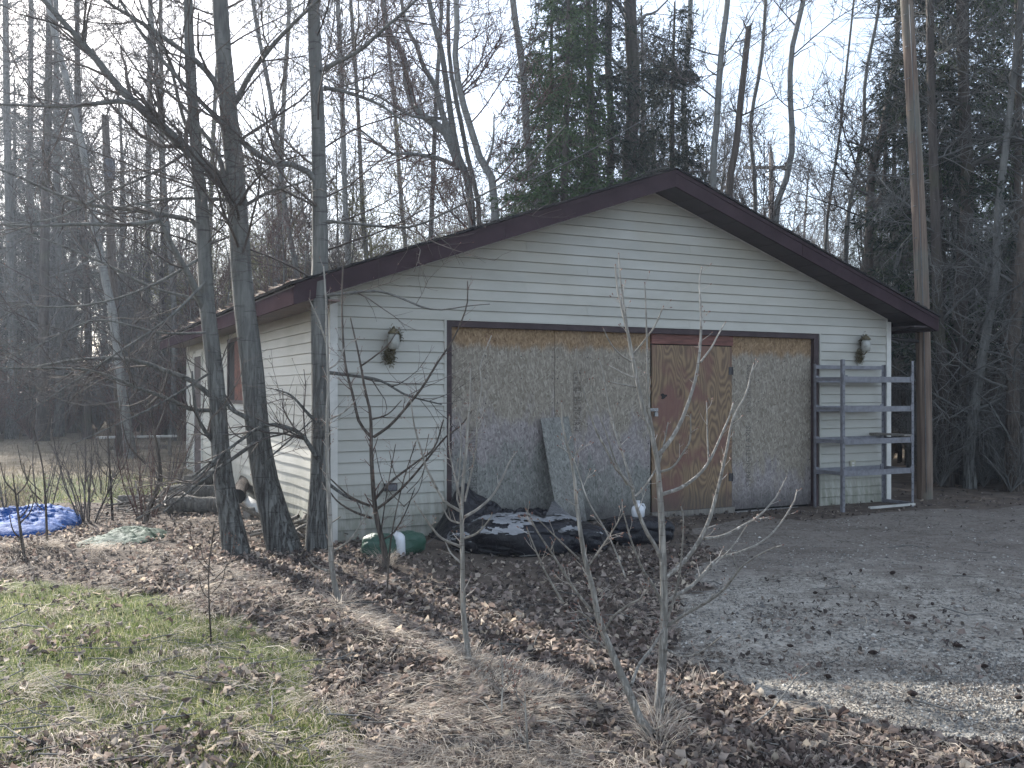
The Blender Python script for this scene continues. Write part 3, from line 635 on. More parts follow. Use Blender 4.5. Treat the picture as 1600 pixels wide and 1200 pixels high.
def pillow(rx, ry, rz_, c, rot, seed, nu=170, nv=84, box=.62, am=.07):
    th = np.linspace(0, 2*np.pi, nu, endpoint=False); ph = np.linspace(.02, math.pi-.02, nv); T, Ph = np.meshgrid(th, ph); sp = lambda w_: np.sign(w_)*np.abs(w_)**box
    x = sp(np.sin(Ph)*np.cos(T)); y = sp(np.sin(Ph)*np.sin(T)); z = sp(np.cos(Ph)); a_1 = fbm(x*1.1+5+z*.4+y*.3, y*1.1+5-z*.3-x*.35, 1.1, seed, 3); w1 = np.abs(fbm(x*1.1+y*.6+7, z*1.2+y*.5+x*.4+7, 1.5, seed+5, 2)-.36); w2 = np.abs(fbm(x*1.3+9-z*.6, y*1.2+z+9-x*.5, 3.0, seed+8, 2)-.36)
    k = 1+am*3.5*(a_1-.47)-am*.75*np.exp(-w1*14)+am*.12*np.exp(-w2*18); X = x*rx*k; Y_ = y*ry*k; Z_ = z*rz_*k; cr_, sr_ = math.cos(rot), math.sin(rot)
    V = np.stack([c[0]+X*cr_-Y_*sr_, c[1]+X*sr_+Y_*cr_, np.maximum(c[2]+Z_, -.03)], -1).reshape(-1,3); i = np.arange(nv-1)[:,None]*nu; j = np.arange(nu)[None]; j2 = (j+1) % nu
    return V, np.stack([i+j, i+nu+j, i+nu+j2, i+j2], -1).reshape(-1,4), T.ravel(), Ph.ravel()
def G2(lst): return [onground(*p) for p in lst]
def heap(name, label, cat, parts):
    base = parts[0][1]; c = np.array(base).mean(0); o = thing(name, label, cat, (c[0], c[1], 0))
    for nm, pts, h, m, kw in parts:
        V, q = mound(pts, h, **kw); V = V-np.array([c[0], c[1], 0]); link(nm, mesh_np(nm, V, [q], [m]), o)
    return o
tw = lambda t, s: toworld(t, s)[:2]
tJ = tpos(700)
heap('black_bag', 'tall slumped black plastic sheeting piled against the left end of the boarded opening', 'plastic sheeting', [
  ('sheeting', [tw(tJ-.25,-.12), tw(tJ-.2,-.5), tw(tJ+.2,-.62), tw(tJ+.8,-.5), tw(tJ+1.25,-.3), tw(tJ+1.2,-.04), tw(tJ+.3,.0), tw(tJ,-.04)], .2, M['blacktarp'], dict(seed=4, ridge=.6, peak=[(*tw(tJ+.06,-.17), .34, .2), (*tw(tJ+.38,-.2), .12, .15)]))])
def film(parent, pts3, name, m, seed, th=.004, amp=.02):
    A, B_, C_, D = [np.array(p, float) for p in pts3]; n_ = 26; u, v = np.meshgrid(np.linspace(0,1,n_), np.linspace(0,1,n_)); u = u[...,None]; v = v[...,None]
    P = A*(1-u)*(1-v)+B_*u*(1-v)+C_*u*v+D*(1-u)*v; x = P[...,0]; y = P[...,1]+P[...,2]*.7
    P[...,2] += (fbm(x, y, 6, seed)-.47)*amp*4+(fbm(x, y, 17, seed+3)-.47)*amp*2
    V = P.reshape(-1,3)-np.array(parent.location); V2 = V.copy(); V2[:,2] -= th; i = np.arange(n_-1)[:,None]*n_+np.arange(n_-1)[None]; q = np.stack([i,i+1,i+n_+1,i+n_],-1).reshape(-1,4)
    return link(name, mesh_np(name, np.vstack([V,V2]), [q, q[:, ::-1]+n_*n_], [m]), parent)
pc_ = onground(826, 866); bb = thing('black_tarp', 'wide puffy black plastic bundle topped by dusty clear film in front of the left chipboard', 'plastic sheeting', (pc_[0], pc_[1]+.25, 0))
fm = []
for k, (rx, ry, rz_, c_, rot, sd, am) in enumerate([(.56,.36,.19,(-.03,0,.115),.08,8,.09), (.30,.26,.15,(.42,.05,.09),.5,19,.11), (.30,.24,.14,(-.40,-.02,.09),-.3,27,.11)]):
    V, q, T_, Ph_ = pillow(rx, ry, rz_, c_, rot, sd, am=am); link('sheeting', mesh_np('sheeting', V, [q], [M['blacktarp']]), bb)
    cen = V[q].mean(1); w_n = fbm(cen[:,0]+4, cen[:,1]*1.5+cen[:,2]*2+4, 3.4, 60+k); w_m = fbm(cen[:,0]+4, cen[:,1]+cen[:,2]*3+4, 9, 70+k); top_ = cen[:,2] > c_[2]+rz_*(.42 if k < 2 else .1)
    kf = top_ & (w_n > (.44 if k != 1 else .55)) & (w_m > .36); nrm = norm(V-np.array(c_)); Vf = V+nrm*.012+np.random.default_rng(k).normal(0,.003,V.shape); link('clear_film', mesh_np('clear_film', Vf, [q[kf]], [M['clear']]), bb)
film(bb, [at(848,814,8.6), at(914,829,8.6), at(868,783,9.3), at(862,786,9.35)], 'clear_film', M['clear'], 43, amp=.012)
pc_ = onground(1002, 852); b2 = thing('black_sack', 'smaller black sack on the ground in front of the plywood door', 'sack', (pc_[0], pc_[1]+.22, 0), .1)
V, q, _, _ = pillow(.34, .22, .15, (0,0,.10), .1, 35, am=.10); link('sheeting', mesh_np('sheeting', V, [q], [M['blacktarp']]), b2)
jl = (pc_[0], pc_[1]+.22, .27); jg = thing('white_jug', 'small white plastic jug on top of the smaller black sack', 'jug', (jl[0], jl[1], jl[2]-.04), .4)
mb = MB(); mb.lathe([(.05,0),(.062,.01),(.064,.07),(.058,.095),(.03,.12),(.016,.13),(.016,.14)], (0,0,0), 14); part('bottle', mb, M['white'], jg, True)
mb = MB(); mb.tube([(.02,0,.125),(.06,0,.12),(.075,0,.09),(.062,0,.06)], [.009]*4, 8); part('handle', mb, M['white'], jg, True)
mb = MB(); mb.lathe([(.02,.14),(.02,.158)], (0,0,0), 12); part('cap', mb, M['white'], jg)
# green bag
gb_p = onground(612, 868); gbo = thing('green_bag', 'round green plastic bag with a pale band lying at the foot of the left siding', 'bag', (gb_p[0], gb_p[1], 0), YAW)
def blob(rx, ry, rz_, c, seed, amp=.1, nu=32, nv=18, box=.8):
    th = np.linspace(0, 2*np.pi, nu, endpoint=False); ph = np.linspace(.02, math.pi-.02, nv); T, Ph = np.meshgrid(th, ph)
    sp = lambda w_: np.sign(w_)*np.abs(w_)**box
    x = sp(np.sin(Ph)*np.cos(T)); y = sp(np.sin(Ph)*np.sin(T)); z = sp(np.cos(Ph)); nz = 1+amp*2*(fbm(T*1.2+3, Ph*2.2, 1.5, seed)-.47)
    nz = nz*(.5+.5*1) ; V = np.stack([c[0]+x*rx*nz, c[1]+y*ry*nz, np.maximum(c[2]+z*rz_*nz, -.02)], -1).reshape(-1,3)
    i = np.arange(nv-1)[:,None]*nu; j = np.arange(nu)[None]; j2 = (j+1) % nu; return V, np.stack([i+j, i+nu+j, i+nu+j2, i+j2], -1).reshape(-1,4)
V, q, _, _ = pillow(.17,.13,.115,(-.09,0,.085),0,3,70,36,.75,.12); link('sack', mesh_np('sack', V, [q], [M['greenbag']]), gbo)
V, q, _, _ = pillow(.15,.12,.11,(.17,.04,.085),.2,6,70,36,.75,.14); link('sack', mesh_np('sack', V, [q], [M['greenbag']]), gbo)
V, q = blob(.05,.125,.118,(.05,.0,.085),9,.12,box=.6); link('pale_band', mesh_np('pale_band', V, [q], [M['white']]), gbo)
wp = onground(568, 870); o = thing('white_cup', 'tiny pale cup on the leaves at the left end of the green bag', 'cup', (wp[0], wp[1], .0)); mb = MB(); mb.lathe([(.022,0),(.03,.07),(.031,.072),(.027,.071),(.02,.01)], (0,0,0), 12); part('cup_body', mb, M['cover'], o, True)
heap('blue_tarp', 'bright blue tarpaulin heaped on the ground at the left edge', 'tarpaulin', [
  ('sheeting', G2([(-90,838),(0,840),(60,838),(105,826),(128,815),(118,804),(60,800),(0,806),(-90,812)]), .17, M['bluetarp'], dict(seed=23, ridge=.3, prof=.6)),
  ])
gt = heap('green_tarp', 'flat crumpled green tarpaulin on the leaves left of the three trunks', 'tarpaulin', [
  ('sheeting', G2([(112,862),(150,850),(175,833),(200,826),(262,833),(255,842),(205,856),(150,862)]), .075, M['greentarp'], dict(seed=29, ridge=1.0, prof=.8))])

# ------------------------------------------------------------------ logs, brush, bench, poles
def log(p0, p1, r, label, m='log', z=0.0, group='logs stacked along the left wall'):
    p0 = np.array(p0); p1 = np.array(p1); c = (p0+p1)/2; o = thing('log', label, 'log', tuple(c), 0, group)
    P = resample(np.array([p0-c, (p0-c)*.3+np.array([0,0,r*.12]), (p1-c)*.4-np.array([0,0,r*.1]), p1-c]), 10)
    R = r*(1+.06*np.sin(np.arange(10)*1.7+r*90)); V, q = tubes(P[None], R[None], 14); V += np.random.default_rng(int(r*1e4)).normal(0, r*.025, V.shape)
    k = 14; link('bark', mesh_np('bark', V, [q], [M[m]]), o)
    for e in (0, 9):
        ring = V[e*k:(e+1)*k]; cc = ring.mean(0); d = norm((P[1]-P[0]) if e == 0 else (P[-2]-P[-1])); Vc = np.vstack([ring-d*.004*0, cc[None]-d*.006]); f = [(i, (i+1) % k, k) for i in range(k)]
        if e == 0: f = [x[::-1] for x in f]
        link('cut_end', mesh_np('cut_end', Vc, [f], [M['oldwood'] if m == 'log' else M['inner']], smooth=False), o)
    return o
def gp(u, v, dz): x, y = onground(u, v); return (x, y, float(gz(np.array(x), np.array(y)))+dz)
log(gp(262,800,.10), gp(345,800,.10), .10, 'front log of the pile, below the left wall and left of the trunks')
log(gp(255,786,.12), gp(350,782,.12), .11, 'thick pale log lying behind the front log of the pile')
log(gp(185,790,.06), gp(262,788,.07), .07, 'short dark log at the left end of the pile')
log(at(262,778,12.2), at(342,774,12.6), .07, 'upper log of the pile with a cut end beside the leftmost trunk')
log(gp(292,764,.1), gp(330,757,.1), .11, 'stubby log behind the pile close to the far wall corner')
log(gp(385,812,.05), gp(440,806,.06), .07, 'pale log between the two leaning trunks')
log(gp(372,806,.22), gp(384,770,.22), .08, 'dark log end poking out beside the leaning trunk', 'bark_rough')
pp = thing('pale_pole', 'pale smooth pole propped between the left trunk and the leaning trunk', 'pole', (0,0,0)); a0 = at(366,768,11.2); a1 = at(420,806,10.2); pp.location = tuple(a0)
mb = MB(); mb.tube([(0,0,0), tuple(a1-a0)], [.05,.06], 12); part('pole_shaft', mb, M['plank'], pp, True)
p0 = onground(205, 778); sb = thing('stone_slab', 'flat grey slab behind the brush left of the log pile', 'slab', (p0[0]+.3, p0[1]+1.0, -.1), .2)
mb = MB(); mb.box(-1.0,1.1,-.6,.6,-.1,.07); part('slab', mb, M['oldwood'], sb)
# plank bench
bz = -.2; q0 = at(150,684,20.5); q1 = at(276,681,21.2); bc = (q0+q1)/2; be = thing('bench', 'long low plank bench in the dry grass beyond the slanting trunk', 'bench', (bc[0], bc[1], bz), math.atan2(q1[1]-q0[1], q1[0]-q0[0]))
hl = np.linalg.norm(q1-q0)/2; hb = bc[2]-bz; mb = MB(); mb.box(-hl,hl,-.14,.14,hb-.02,hb+.02); part('seat', mb, M['plank'], be)
for x in (-hl+.25, -hl+.4, hl-.4, hl-.15):
    for y in (-.1,.1): mb = MB(); mb.box(x-.03,x+.03,y-.03,y+.03,-.1,hb-.021); part('leg', mb, M['oldwood'], be)
mb = MB(); mb.box(-hl+.28,hl-.2,-.02,.02,hb-.28,hb-.2); part('stretcher', mb, M['oldwood'], be)
# near utility pole
d = 12.35; b_ = at(1446, 785, d); u_ = thing('utility_pole', 'tall brown weathered utility pole standing just behind the right end of the garage', 'utility pole', (b_[0], b_[1], 0))
top = at(1405, -190, d+.1)-np.array([b_[0], b_[1], 0]); P = resample([(0,0,-.3),(-.03,0,2),(-.10,0,4.0),tuple(top)], 24); R = np.linspace(.098,.074,24)
V, q = tubes(P[None], R[None], 20); link('pole_shaft', mesh_np('pole_shaft', V, [q], [M['pole']]), u_)
mb = MB(); 
for k in range(12):
    z = 2.6+k*.42; x = np.interp(z, P[:,2], P[:,0]); mb.tube([(x-.085,-.03,z),(x-.065,-.07,z)], [.007,.007], 5)
mb.tube([(np.interp(z,P[:,2],P[:,0])-.03, -np.interp(z,P[:,2],R)-.006, z) for z in np.linspace(.1,6.5,14)], [.006]*14, 5); part('ground_wire', mb, M['wire'], u_, True)
pb = thing('brace_pipe', 'thin dark pipe running from the garage corner to the utility pole', 'pipe', toworld(W_+.02, .1, 2.13)); e1 = np.array([b_[0]-.10, b_[1]-.03, 2.08])-np.array(pb.location)
mb = MB(); mb.tube([(0,0,0), tuple(e1)], [.022,.022], 10); part('pipe_run', mb, M['darkmetal'], pb, True)
# service wire
wi0 = np.array([b_[0]+top[0]*.95, b_[1], 7.6]); wi1 = at(793, 296, 16.5); o = thing('service_wire', 'thin grey wire sloping down from the utility pole behind the garage roof', 'wire', tuple(wi1))
t_ = np.linspace(0,1,16)[:,None]; P = (wi1*(1-t_)+wi0*t_); P[:,2] -= .35*(4*t_[:,0]*(1-t_[:,0])); mb = MB(); mb.tube(P-wi1, [.007]*16, 5); part('wire_run', mb, M['wire'], o, True)
# far power pole with crossarm
d = 42; b_ = at(1205, 640, d); o = thing('power_pole', 'distant power pole with a wooden crossarm showing above the right roof slope', 'power pole', (b_[0], b_[1], 0)); tz = H+(HY-238)/F*d
mb = MB(); mb.tube([(0,0,-.5),(.02,0,tz*.5),(0,0,tz)], [.17,.14,.11], 12); part('pole_shaft', mb, M['pole'], o, True)
mb = MB(); mb.box(-1.2,.75,-.06,.06,tz-.75,tz-.62); part('crossarm', mb, M['oldwood'], o)
for x in (-1.1,-.5,.0,.65): mb = MB(); mb.lathe([(.03,0),(.06,.04),(.05,.1),(.06,.13),(.03,.18)], (x,0,tz-.62 if x else tz), 10); part('insulator', mb, M['box'], o, True)
# left pole with box
d = 20.5; b_ = at(191, 722, d); o = thing('yard_pole', 'grey pole with a metal box near its top in the trees at left', 'pole', (b_[0], b_[1], -.25)); tp = at(164, 180, d)-np.array(o.location)
mb = MB(); mb.tube([(0,0,0), tuple(tp*.5), tuple(tp)], [.105,.095,.08], 12); part('pole_shaft', mb, M['bark_rough'], o, True)
bx_ = at(172, 265, d-.12)-np.array(o.location); mb = MB(); mb.box(bx_[0]-.09,bx_[0]+.09,bx_[1]-.1,bx_[1]+.06,bx_[2]-.21,bx_[2]+.22); part('meter_box', mb, M['box'], o)

# ------------------------------------------------------------------ trees
def curve3(P, K): return resample(P, K)
def branch_set(P, R, n, L, ang, K, up, wob, rr_, umin, r, umax=1.0, rmin=.0015, zmin=.25, avoid=True, side=None, tip=.35):
    """n children spread over the parents; returns (n,K,3),(n,K)"""
    Bn, K0, _ = P.shape; ln = np.linalg.norm(np.diff(P, axis=1), axis=2).sum(1); pr = ln/ln.sum()
    pi = r.choice(Bn, n, p=pr); u = r.uniform(umin, umax, n)*(K0-1); i0 = np.minimum(u.astype(int), K0-2); f = (u-i0)[:, None]
    p0 = P[pi, i0]*(1-f)+P[pi, i0+1]*f; pr_ = R[pi, i0]*(1-f[:,0])+R[pi, i0+1]*f[:,0]; t = norm(P[pi, i0+1]-P[pi, i0])
    pe = norm(np.cross(t, r.normal(0, 1, (n,3)))); a = np.radians(r.normal(ang, ang*.22, n))[:, None]; d = norm(t*np.cos(a)+pe*np.sin(a))
    if side is not None: d = norm(d+np.array(side))
    Ln = L*r.uniform(.45, 1.15, n)*(1-.45*(u/(K0-1))); st = (Ln/(K-1))[:, None]; Q = np.empty((n,K,3)); Q[:,0] = p0
    for k in range(1, K):
        d = norm(d+r.normal(0, wob, (n,3))+np.array([0,0,up])); Q[:,k] = Q[:,k-1]+d*st
    rad = np.maximum(pr_*rr_*r.uniform(.7,1.1,n), rmin); RR = rad[:,None]*np.linspace(1, tip, K)[None]; RR = np.maximum(RR, rmin*.6)
    ok = Q[:,-1,2] > zmin
    if avoid:
        for k in range(1, K):
            tt, ss = tolocal(Q[:,k,0], Q[:,k,1]); ins = (tt > -EV-.1) & (tt < W_+EV+.1) & (ss > -OV-.05) & (ss < L_+.5) & (Q[:,k,2] < 3.95-SL*np.abs(tt-MID))
            wall = (tt > -.1) & (tt < W_+.1) & (ss > -.08) & (ss < L_); roofz = (Q[:,k,2] > 2.1)
            ok &= ~((ins & roofz) | (wall & (Q[:,k,2] < 4)))
    return Q[ok], RR[ok]
class Tree:
    def __init__(s, name, label, cat, base, group=None):
        s.o = thing(name, label, cat, tuple(base), 0, group); s.b = np.array(base, float); s.P = {}; 
    def mesh(s, name, sets, m, sides=None, noise=0, seed=0, kind=None):
        mb = MB()
        for (P, R, sd) in sets:
            V, q = tubes(P-s.b, R, sd)
            if noise: V = V+np.random.default_rng(seed).normal(0, noise, V.shape)
            mb.add(V, [q])
        o = link(name, mb.mesh(name, m, True), s.o)
        if kind: o['kind'] = kind
        return o
def stroke(px, w0, w1, d0, d1=None, K=16, gpow=1.0):
    """photograph polyline at depth d0..d1 -> points and radii"""
    d1 = d0 if d1 is None else d1; n_ = len(px); s = np.r_[0, np.cumsum([math.dist(px[i], px[i+1]) for i in range(n_-1)])]; s /= s[-1]
    P = np.array([at(u, v, d0+(d1-d0)*k) for (u, v), k in zip(px, s)]); P = resample(P, K)
    dd = P[:,1]; R = (w0+(w1-w0)*np.linspace(0,1,K)**gpow)/2/F*dd; return P[None], R[None]
def S3(Q): return np.concatenate([a for a, b in Q]), np.concatenate([b for a, b in Q])
def flare(R, k=3, f=1.35):
    R = R.copy(); n_ = R.shape[1]; R[0,:k] *= np.linspace(f,1,k); return R
def twig_tree(T, limbs, r, n1, n2, n3, L1, L2, L3, m_l, m_t, up=.06, r_min=.0025, buds=0, ang=48, extra_umin=.35, trunks=None, k3=3, zmin=.3, rr1=.3):
    """limbs: (P,R) sets with equal K; grows three orders of branches, one crown mesh"""
    sets = []; par = limbs
    if trunks is not None and n1:
        a = branch_set(*trunks, n1, L1, 62, 9, up, .10, rr1, extra_umin, r, rmin=r_min*1.6, zmin=zmin); sets.append((*a, 5))
        par = a if limbs is None else (np.concatenate([resample_set(limbs[0], 9), a[0]]), np.concatenate([resample_r(limbs[1], 9), a[1]]))
    b = branch_set(*par, n2, L2, ang, 6, up, .16, .5, .12, r, rmin=r_min*1.2, zmin=zmin); sets.append((*b, 4))
    c = branch_set(*b, n3, L3, 45, k3, up*1.5, .18, .6, .1, r, rmin=r_min, zmin=zmin); sets.append((*c, 3))
    o = T.mesh('crown', sets, m_t)
    if buds:
        e = c[0][r.choice(len(c[0]), min(buds, len(c[0])), replace=False)]; p = e[:,-1]; dd = norm(e[:,-1]-e[:,-2])*r_min*6; T.mesh('buds', [(np.stack([p-dd*.2, p+dd*.5, p+dd],1), np.tile([r_min*.8, r_min*1.9, r_min*.4],(len(p),1)), 4)], M['bud'], kind='stuff')
    return o
def resample_set(P, K): 
    u = np.linspace(0, P.shape[1]-1, K); i = np.minimum(u.astype(int), P.shape[1]-2); f = (u-i)[None,:,None]; return P[:,i]*(1-f)+P[:,i+1]*f
def resample_r(R, K):
    u = np.linspace(0, R.shape[1]-1, K); i = np.minimum(u.astype(int), R.shape[1]-2); f = (u-i)[None]; return R[:,i]*(1-f)+R[:,i+1]*f
def drawn_tree(name, label, cat, trunks, limbs, d, r, bark, twig, n=(0,120,700), L=(1.5,1.0,.45), group=None, r_min=.0025, rr1=.3, up=.06, buds=0, sides=14, noise=0, umin=.35, zmin=.3, gbase=True):
    """trunks/limbs: lists of (px points, w0, w1[, d0, d1])"""
    def mk(l, K):
        return S3([stroke(x[0], x[1], x[2], x[3] if len(x) > 3 else d, x[4] if len(x) > 4 else None, K=K) for x in l])
    TP, TR = mk(trunks, 22); b = TP[0,0].copy(); b[2] = float(gz(np.array(b[0]), np.array(b[1])))
    for k in range(len(TP)):
        if TP[k,0,2] < b[2]+.25 and gbase: TP[k,0,2] = b[2]-.06; TR[k,:3] *= np.array([1.4,1.15,1.04])
    T = Tree(name, label, cat, b, group)
    for k in range(len(TP)): T.mesh('trunk', [(TP[k:k+1], TR[k:k+1], sides)], bark, noise=noise, seed=k)
    LP = LR = None
    if limbs:
        LP, LR = mk(limbs, 16)
        for k in range(len(LP)): T.mesh('limb', [(LP[k:k+1], LR[k:k+1], 8)], bark)
    twig_tree(T, (LP, LR) if limbs else None, r, n[0], n[1], n[2], *L, bark, twig, up, r_min, buds, trunks=(TP, TR), extra_umin=umin, zmin=zmin, rr1=rr1)
    return T

R_ = np.random.default_rng
# the three trunks at the left corner
near_grp = 'three trunks at the left corner of the garage'
tA_ = [([(372,852),(352,770),(345,700),(338,600),(326,500),(321,440),(316,340),(308,250),(300,150),(296,60),(292,-60),(286,-260)], 31, 8, 8.15, 8.5)]
lA = [([(326,500),(300,440),(270,385),(250,345),(232,322),(215,318)], 13, 4, 8.3, 7.7),
      ([(248,344),(215,350),(170,351),(120,350),(60,353),(-20,350)], 8, 2.5, 7.8, 7.4),
      ([(336,625),(300,595),(260,580),(220,565),(180,560),(120,562),(40,575),(-30,572)], 9, 2, 8.25, 7.2),
      ([(338,640),(300,640),(260,622),(200,600),(150,580),(90,575),(0,575)], 7, 2, 8.25, 7.0),
      ([(316,360),(300,345),(270,338),(225,330),(180,325),(130,318),(70,295),(10,268),(-40,255)], 9, 3, 8.35, 7.6),
      ([(343,700),(325,680),(308,650),(302,610),(300,580)], 8, 3, 8.2, 8.0),
      ([(303,220),(285,180),(262,90),(225,20),(200,-60)], 6, 2, 8.4, 8.1),
      ([(345,715),(310,745),(280,768),(240,795),(212,812)], 7, 2.5, 8.1, 7.6),
      ([(318,400),(250,440),(170,470),(80,480),(-20,468)], 5, 1.6, 8.3, 7.2), ([(322,440),(260,500),(170,560),(80,620),(10,668)], 4.5, 1.5, 8.2, 7.0), ([(332,580),(260,625),(190,660),(110,695)], 4, 1.5, 8.2, 7.2),
      ([(320,470),(240,450),(160,410),(60,370),(-20,340)], 5, 1.6, 8.3, 7.3), ([(322,520),(250,520),(150,500),(60,540),(-20,565)], 4, 1.4, 8.2, 6.9), ([(305,230),(240,270),(170,300),(90,340),(0,350)], 5, 1.6, 8.4, 7.4)]
drawn_tree('poplar_tree', 'slimmest and leftmost of the three trunks beside the garage corner, curved low down', 'tree', tA_, lA, 8.2, R_(101), M['bark'], M['twig'], (26,290,1800), (2.3,.95,.38), near_grp, rr1=.16, up=.035, r_min=.0019, buds=350, noise=.0025)
tB_ = [([(448,862),(425,790),(405,700),(398,620),(388,520),(378,440),(373,350),(368,280),(360,200),(352,110),(345,20),(340,-100),(332,-300)], 40, 17, 8.3, 8.6)]
lB = [([(358,292),(325,262),(290,232),(250,195),(215,165),(180,130),(140,80),(95,30),(50,-20)], 19, 7, 8.45, 7.9),
      ([(215,165),(190,158),(150,162),(90,166),(0,163),(-40,162)], 9, 3, 8.0, 7.6),
      ([(350,160),(330,120),(300,90),(260,62),(220,35),(170,5),(130,-30)], 11, 4, 8.5, 8.0),
      ([(368,160),(392,115),(420,78),(450,45),(478,18),(520,-20)], 9, 4, 8.5, 8.2),
      ([(352,280),(338,235),(312,200),(280,160),(240,130),(215,120)], 8, 3, 8.4, 7.9),
      ([(356,312),(300,310),(250,312),(205,320),(165,330)], 6, 2, 8.4, 8.0),
      ([(410,725),(450,690),(490,655)], 3, 2, 8.2, 8.0),
      ([(398,665),(385,652),(362,640),(350,622)], 10, 4, 8.3, 8.15),
      ([(385,320),(420,300),(455,290),(480,282)], 6, 3, 8.45, 8.2),
      ([(400,690),(370,712),(330,740),(290,772),(255,800)], 7, 2.5, 8.1, 7.6)]
drawn_tree('poplar_tree', 'thickest of the three trunks, leaning left in front of the garage side wall', 'tree', tB_, lB, 8.3, R_(102), M['bark'], M['twig'], (24,300,1900), (2.3,.95,.38), near_grp, rr1=.16, up=.035, r_min=.0019, buds=350, noise=.003, sides=18)
tC_ = [([(498,858),(499,780),(502,700),(501,600),(499,500),(500,400),(499,300),(497,200),(493,100),(490,0),(487,-120),(482,-300)], 32, 14, 8.35, 8.5)]
lC = [([(500,290),(488,275),(465,258),(430,256),(400,240),(372,215),(335,180),(300,145),(250,90),(220,50),(180,-10)], 11, 4, 8.4, 8.0),
      ([(503,110),(525,98),(560,80),(600,45),(640,10),(680,-30)], 8, 3, 8.4, 8.1),
      ([(507,137),(545,145),(590,162),(620,182),(655,205)], 7, 2, 8.4, 7.9),
      ([(507,462),(545,458),(590,455),(625,465),(660,480),(690,484),(730,478),(765,475)], 5, 1.6, 8.35, 7.4),
      ([(512,582),(560,588),(595,595),(630,615),(650,622),(690,632)], 6, 2, 8.3, 7.8),
      ([(495,660),(480,645),(455,618),(430,608)], 6, 2, 8.3, 8.2),
      ([(499,722),(486,700),(472,680),(450,668),(415,664),(380,685),(340,715),(300,745)], 8, 3, 8.3, 7.7),
      ([(512,755),(540,775),(575,790)], 6, 3, 8.3, 7.9),
      ([(508,345),(560,350),(640,355),(700,330),(766,298),(830,255),(884,195)], 5, 1.8, 8.4, 7.6)]
drawn_tree('poplar_tree', 'straight upright trunk standing against the front left corner of the garage', 'tree', tC_, lC, 8.35, R_(103), M['bark'], M['twig'], (24,250,1500), (2.3,.95,.38), near_grp, rr1=.16, up=.035, r_min=.0019, buds=300, noise=.0025)

# saplings in front
def sapling(label, strokes, d, seed, spur=90, m=None, mt=None, rmin=.0012, sL=.10, buds=60, group='bare saplings in front of the garage'):
    r = R_(seed); tr = [strokes[0]]; TP, TR = S3([stroke(x[0], x[1], x[2], d+(x[3] if len(x) > 3 else 0), d+(x[4] if len(x) > 4 else 0), K=20) for x in strokes])
    b = TP[0,0].copy(); b[2] = float(gz(np.array(b[0]), np.array(b[1]))); TP[0,0,2] = b[2]-.04; TR[0,:2] *= np.array([1.25,1.08])
    T = Tree('sapling', label, 'sapling', b, group)
    T.mesh('stem', [(TP[:1], TR[:1], 10)], m or M['sap'])
    if len(TP) > 1:
        for k in range(1, len(TP)): T.mesh('branch', [(TP[k:k+1], TR[k:k+1], 7)], m or M['sap'])
    s = branch_set(TP, TR, int(spur*.75), sL, 42, 4, .10, .10, .34, .2, r, rmin=rmin, zmin=.15); s2 = branch_set(*s, spur//2, sL*.5, 45, 3, .1, .1, .8, .2, r, rmin=rmin, zmin=.15)
    T.mesh('twigs', [(*s, 4), (*s2, 3)], mt or M['twig_pale'], kind='stuff')
    e = np.concatenate([s[0][:, -2:], s2[0][:, -2:], TP[:, -2:]]); p = e[:,1]; dd = norm(e[:,1]-e[:,0])*rmin*7
    T.mesh('buds', [(np.stack([p-dd*.3, p+dd*.4, p+dd],1), np.tile([rmin*.9, rmin*2.2, rmin*.4],(len(p),1)), 5)], M['bud'], kind='stuff')
    return T
z1 = lambda L: [(820+x*.35, 380+y*.35) for x, y in L]      # crops used while tracing
z2 = lambda L: [(820+x*.35, 780+y*.35) for x, y in L]
z3 = lambda L: [(480+x*.3, 380+y*.3) for x, y in L]
z4 = lambda L: [(480+x*.3, 700+y*.3) for x, y in L]
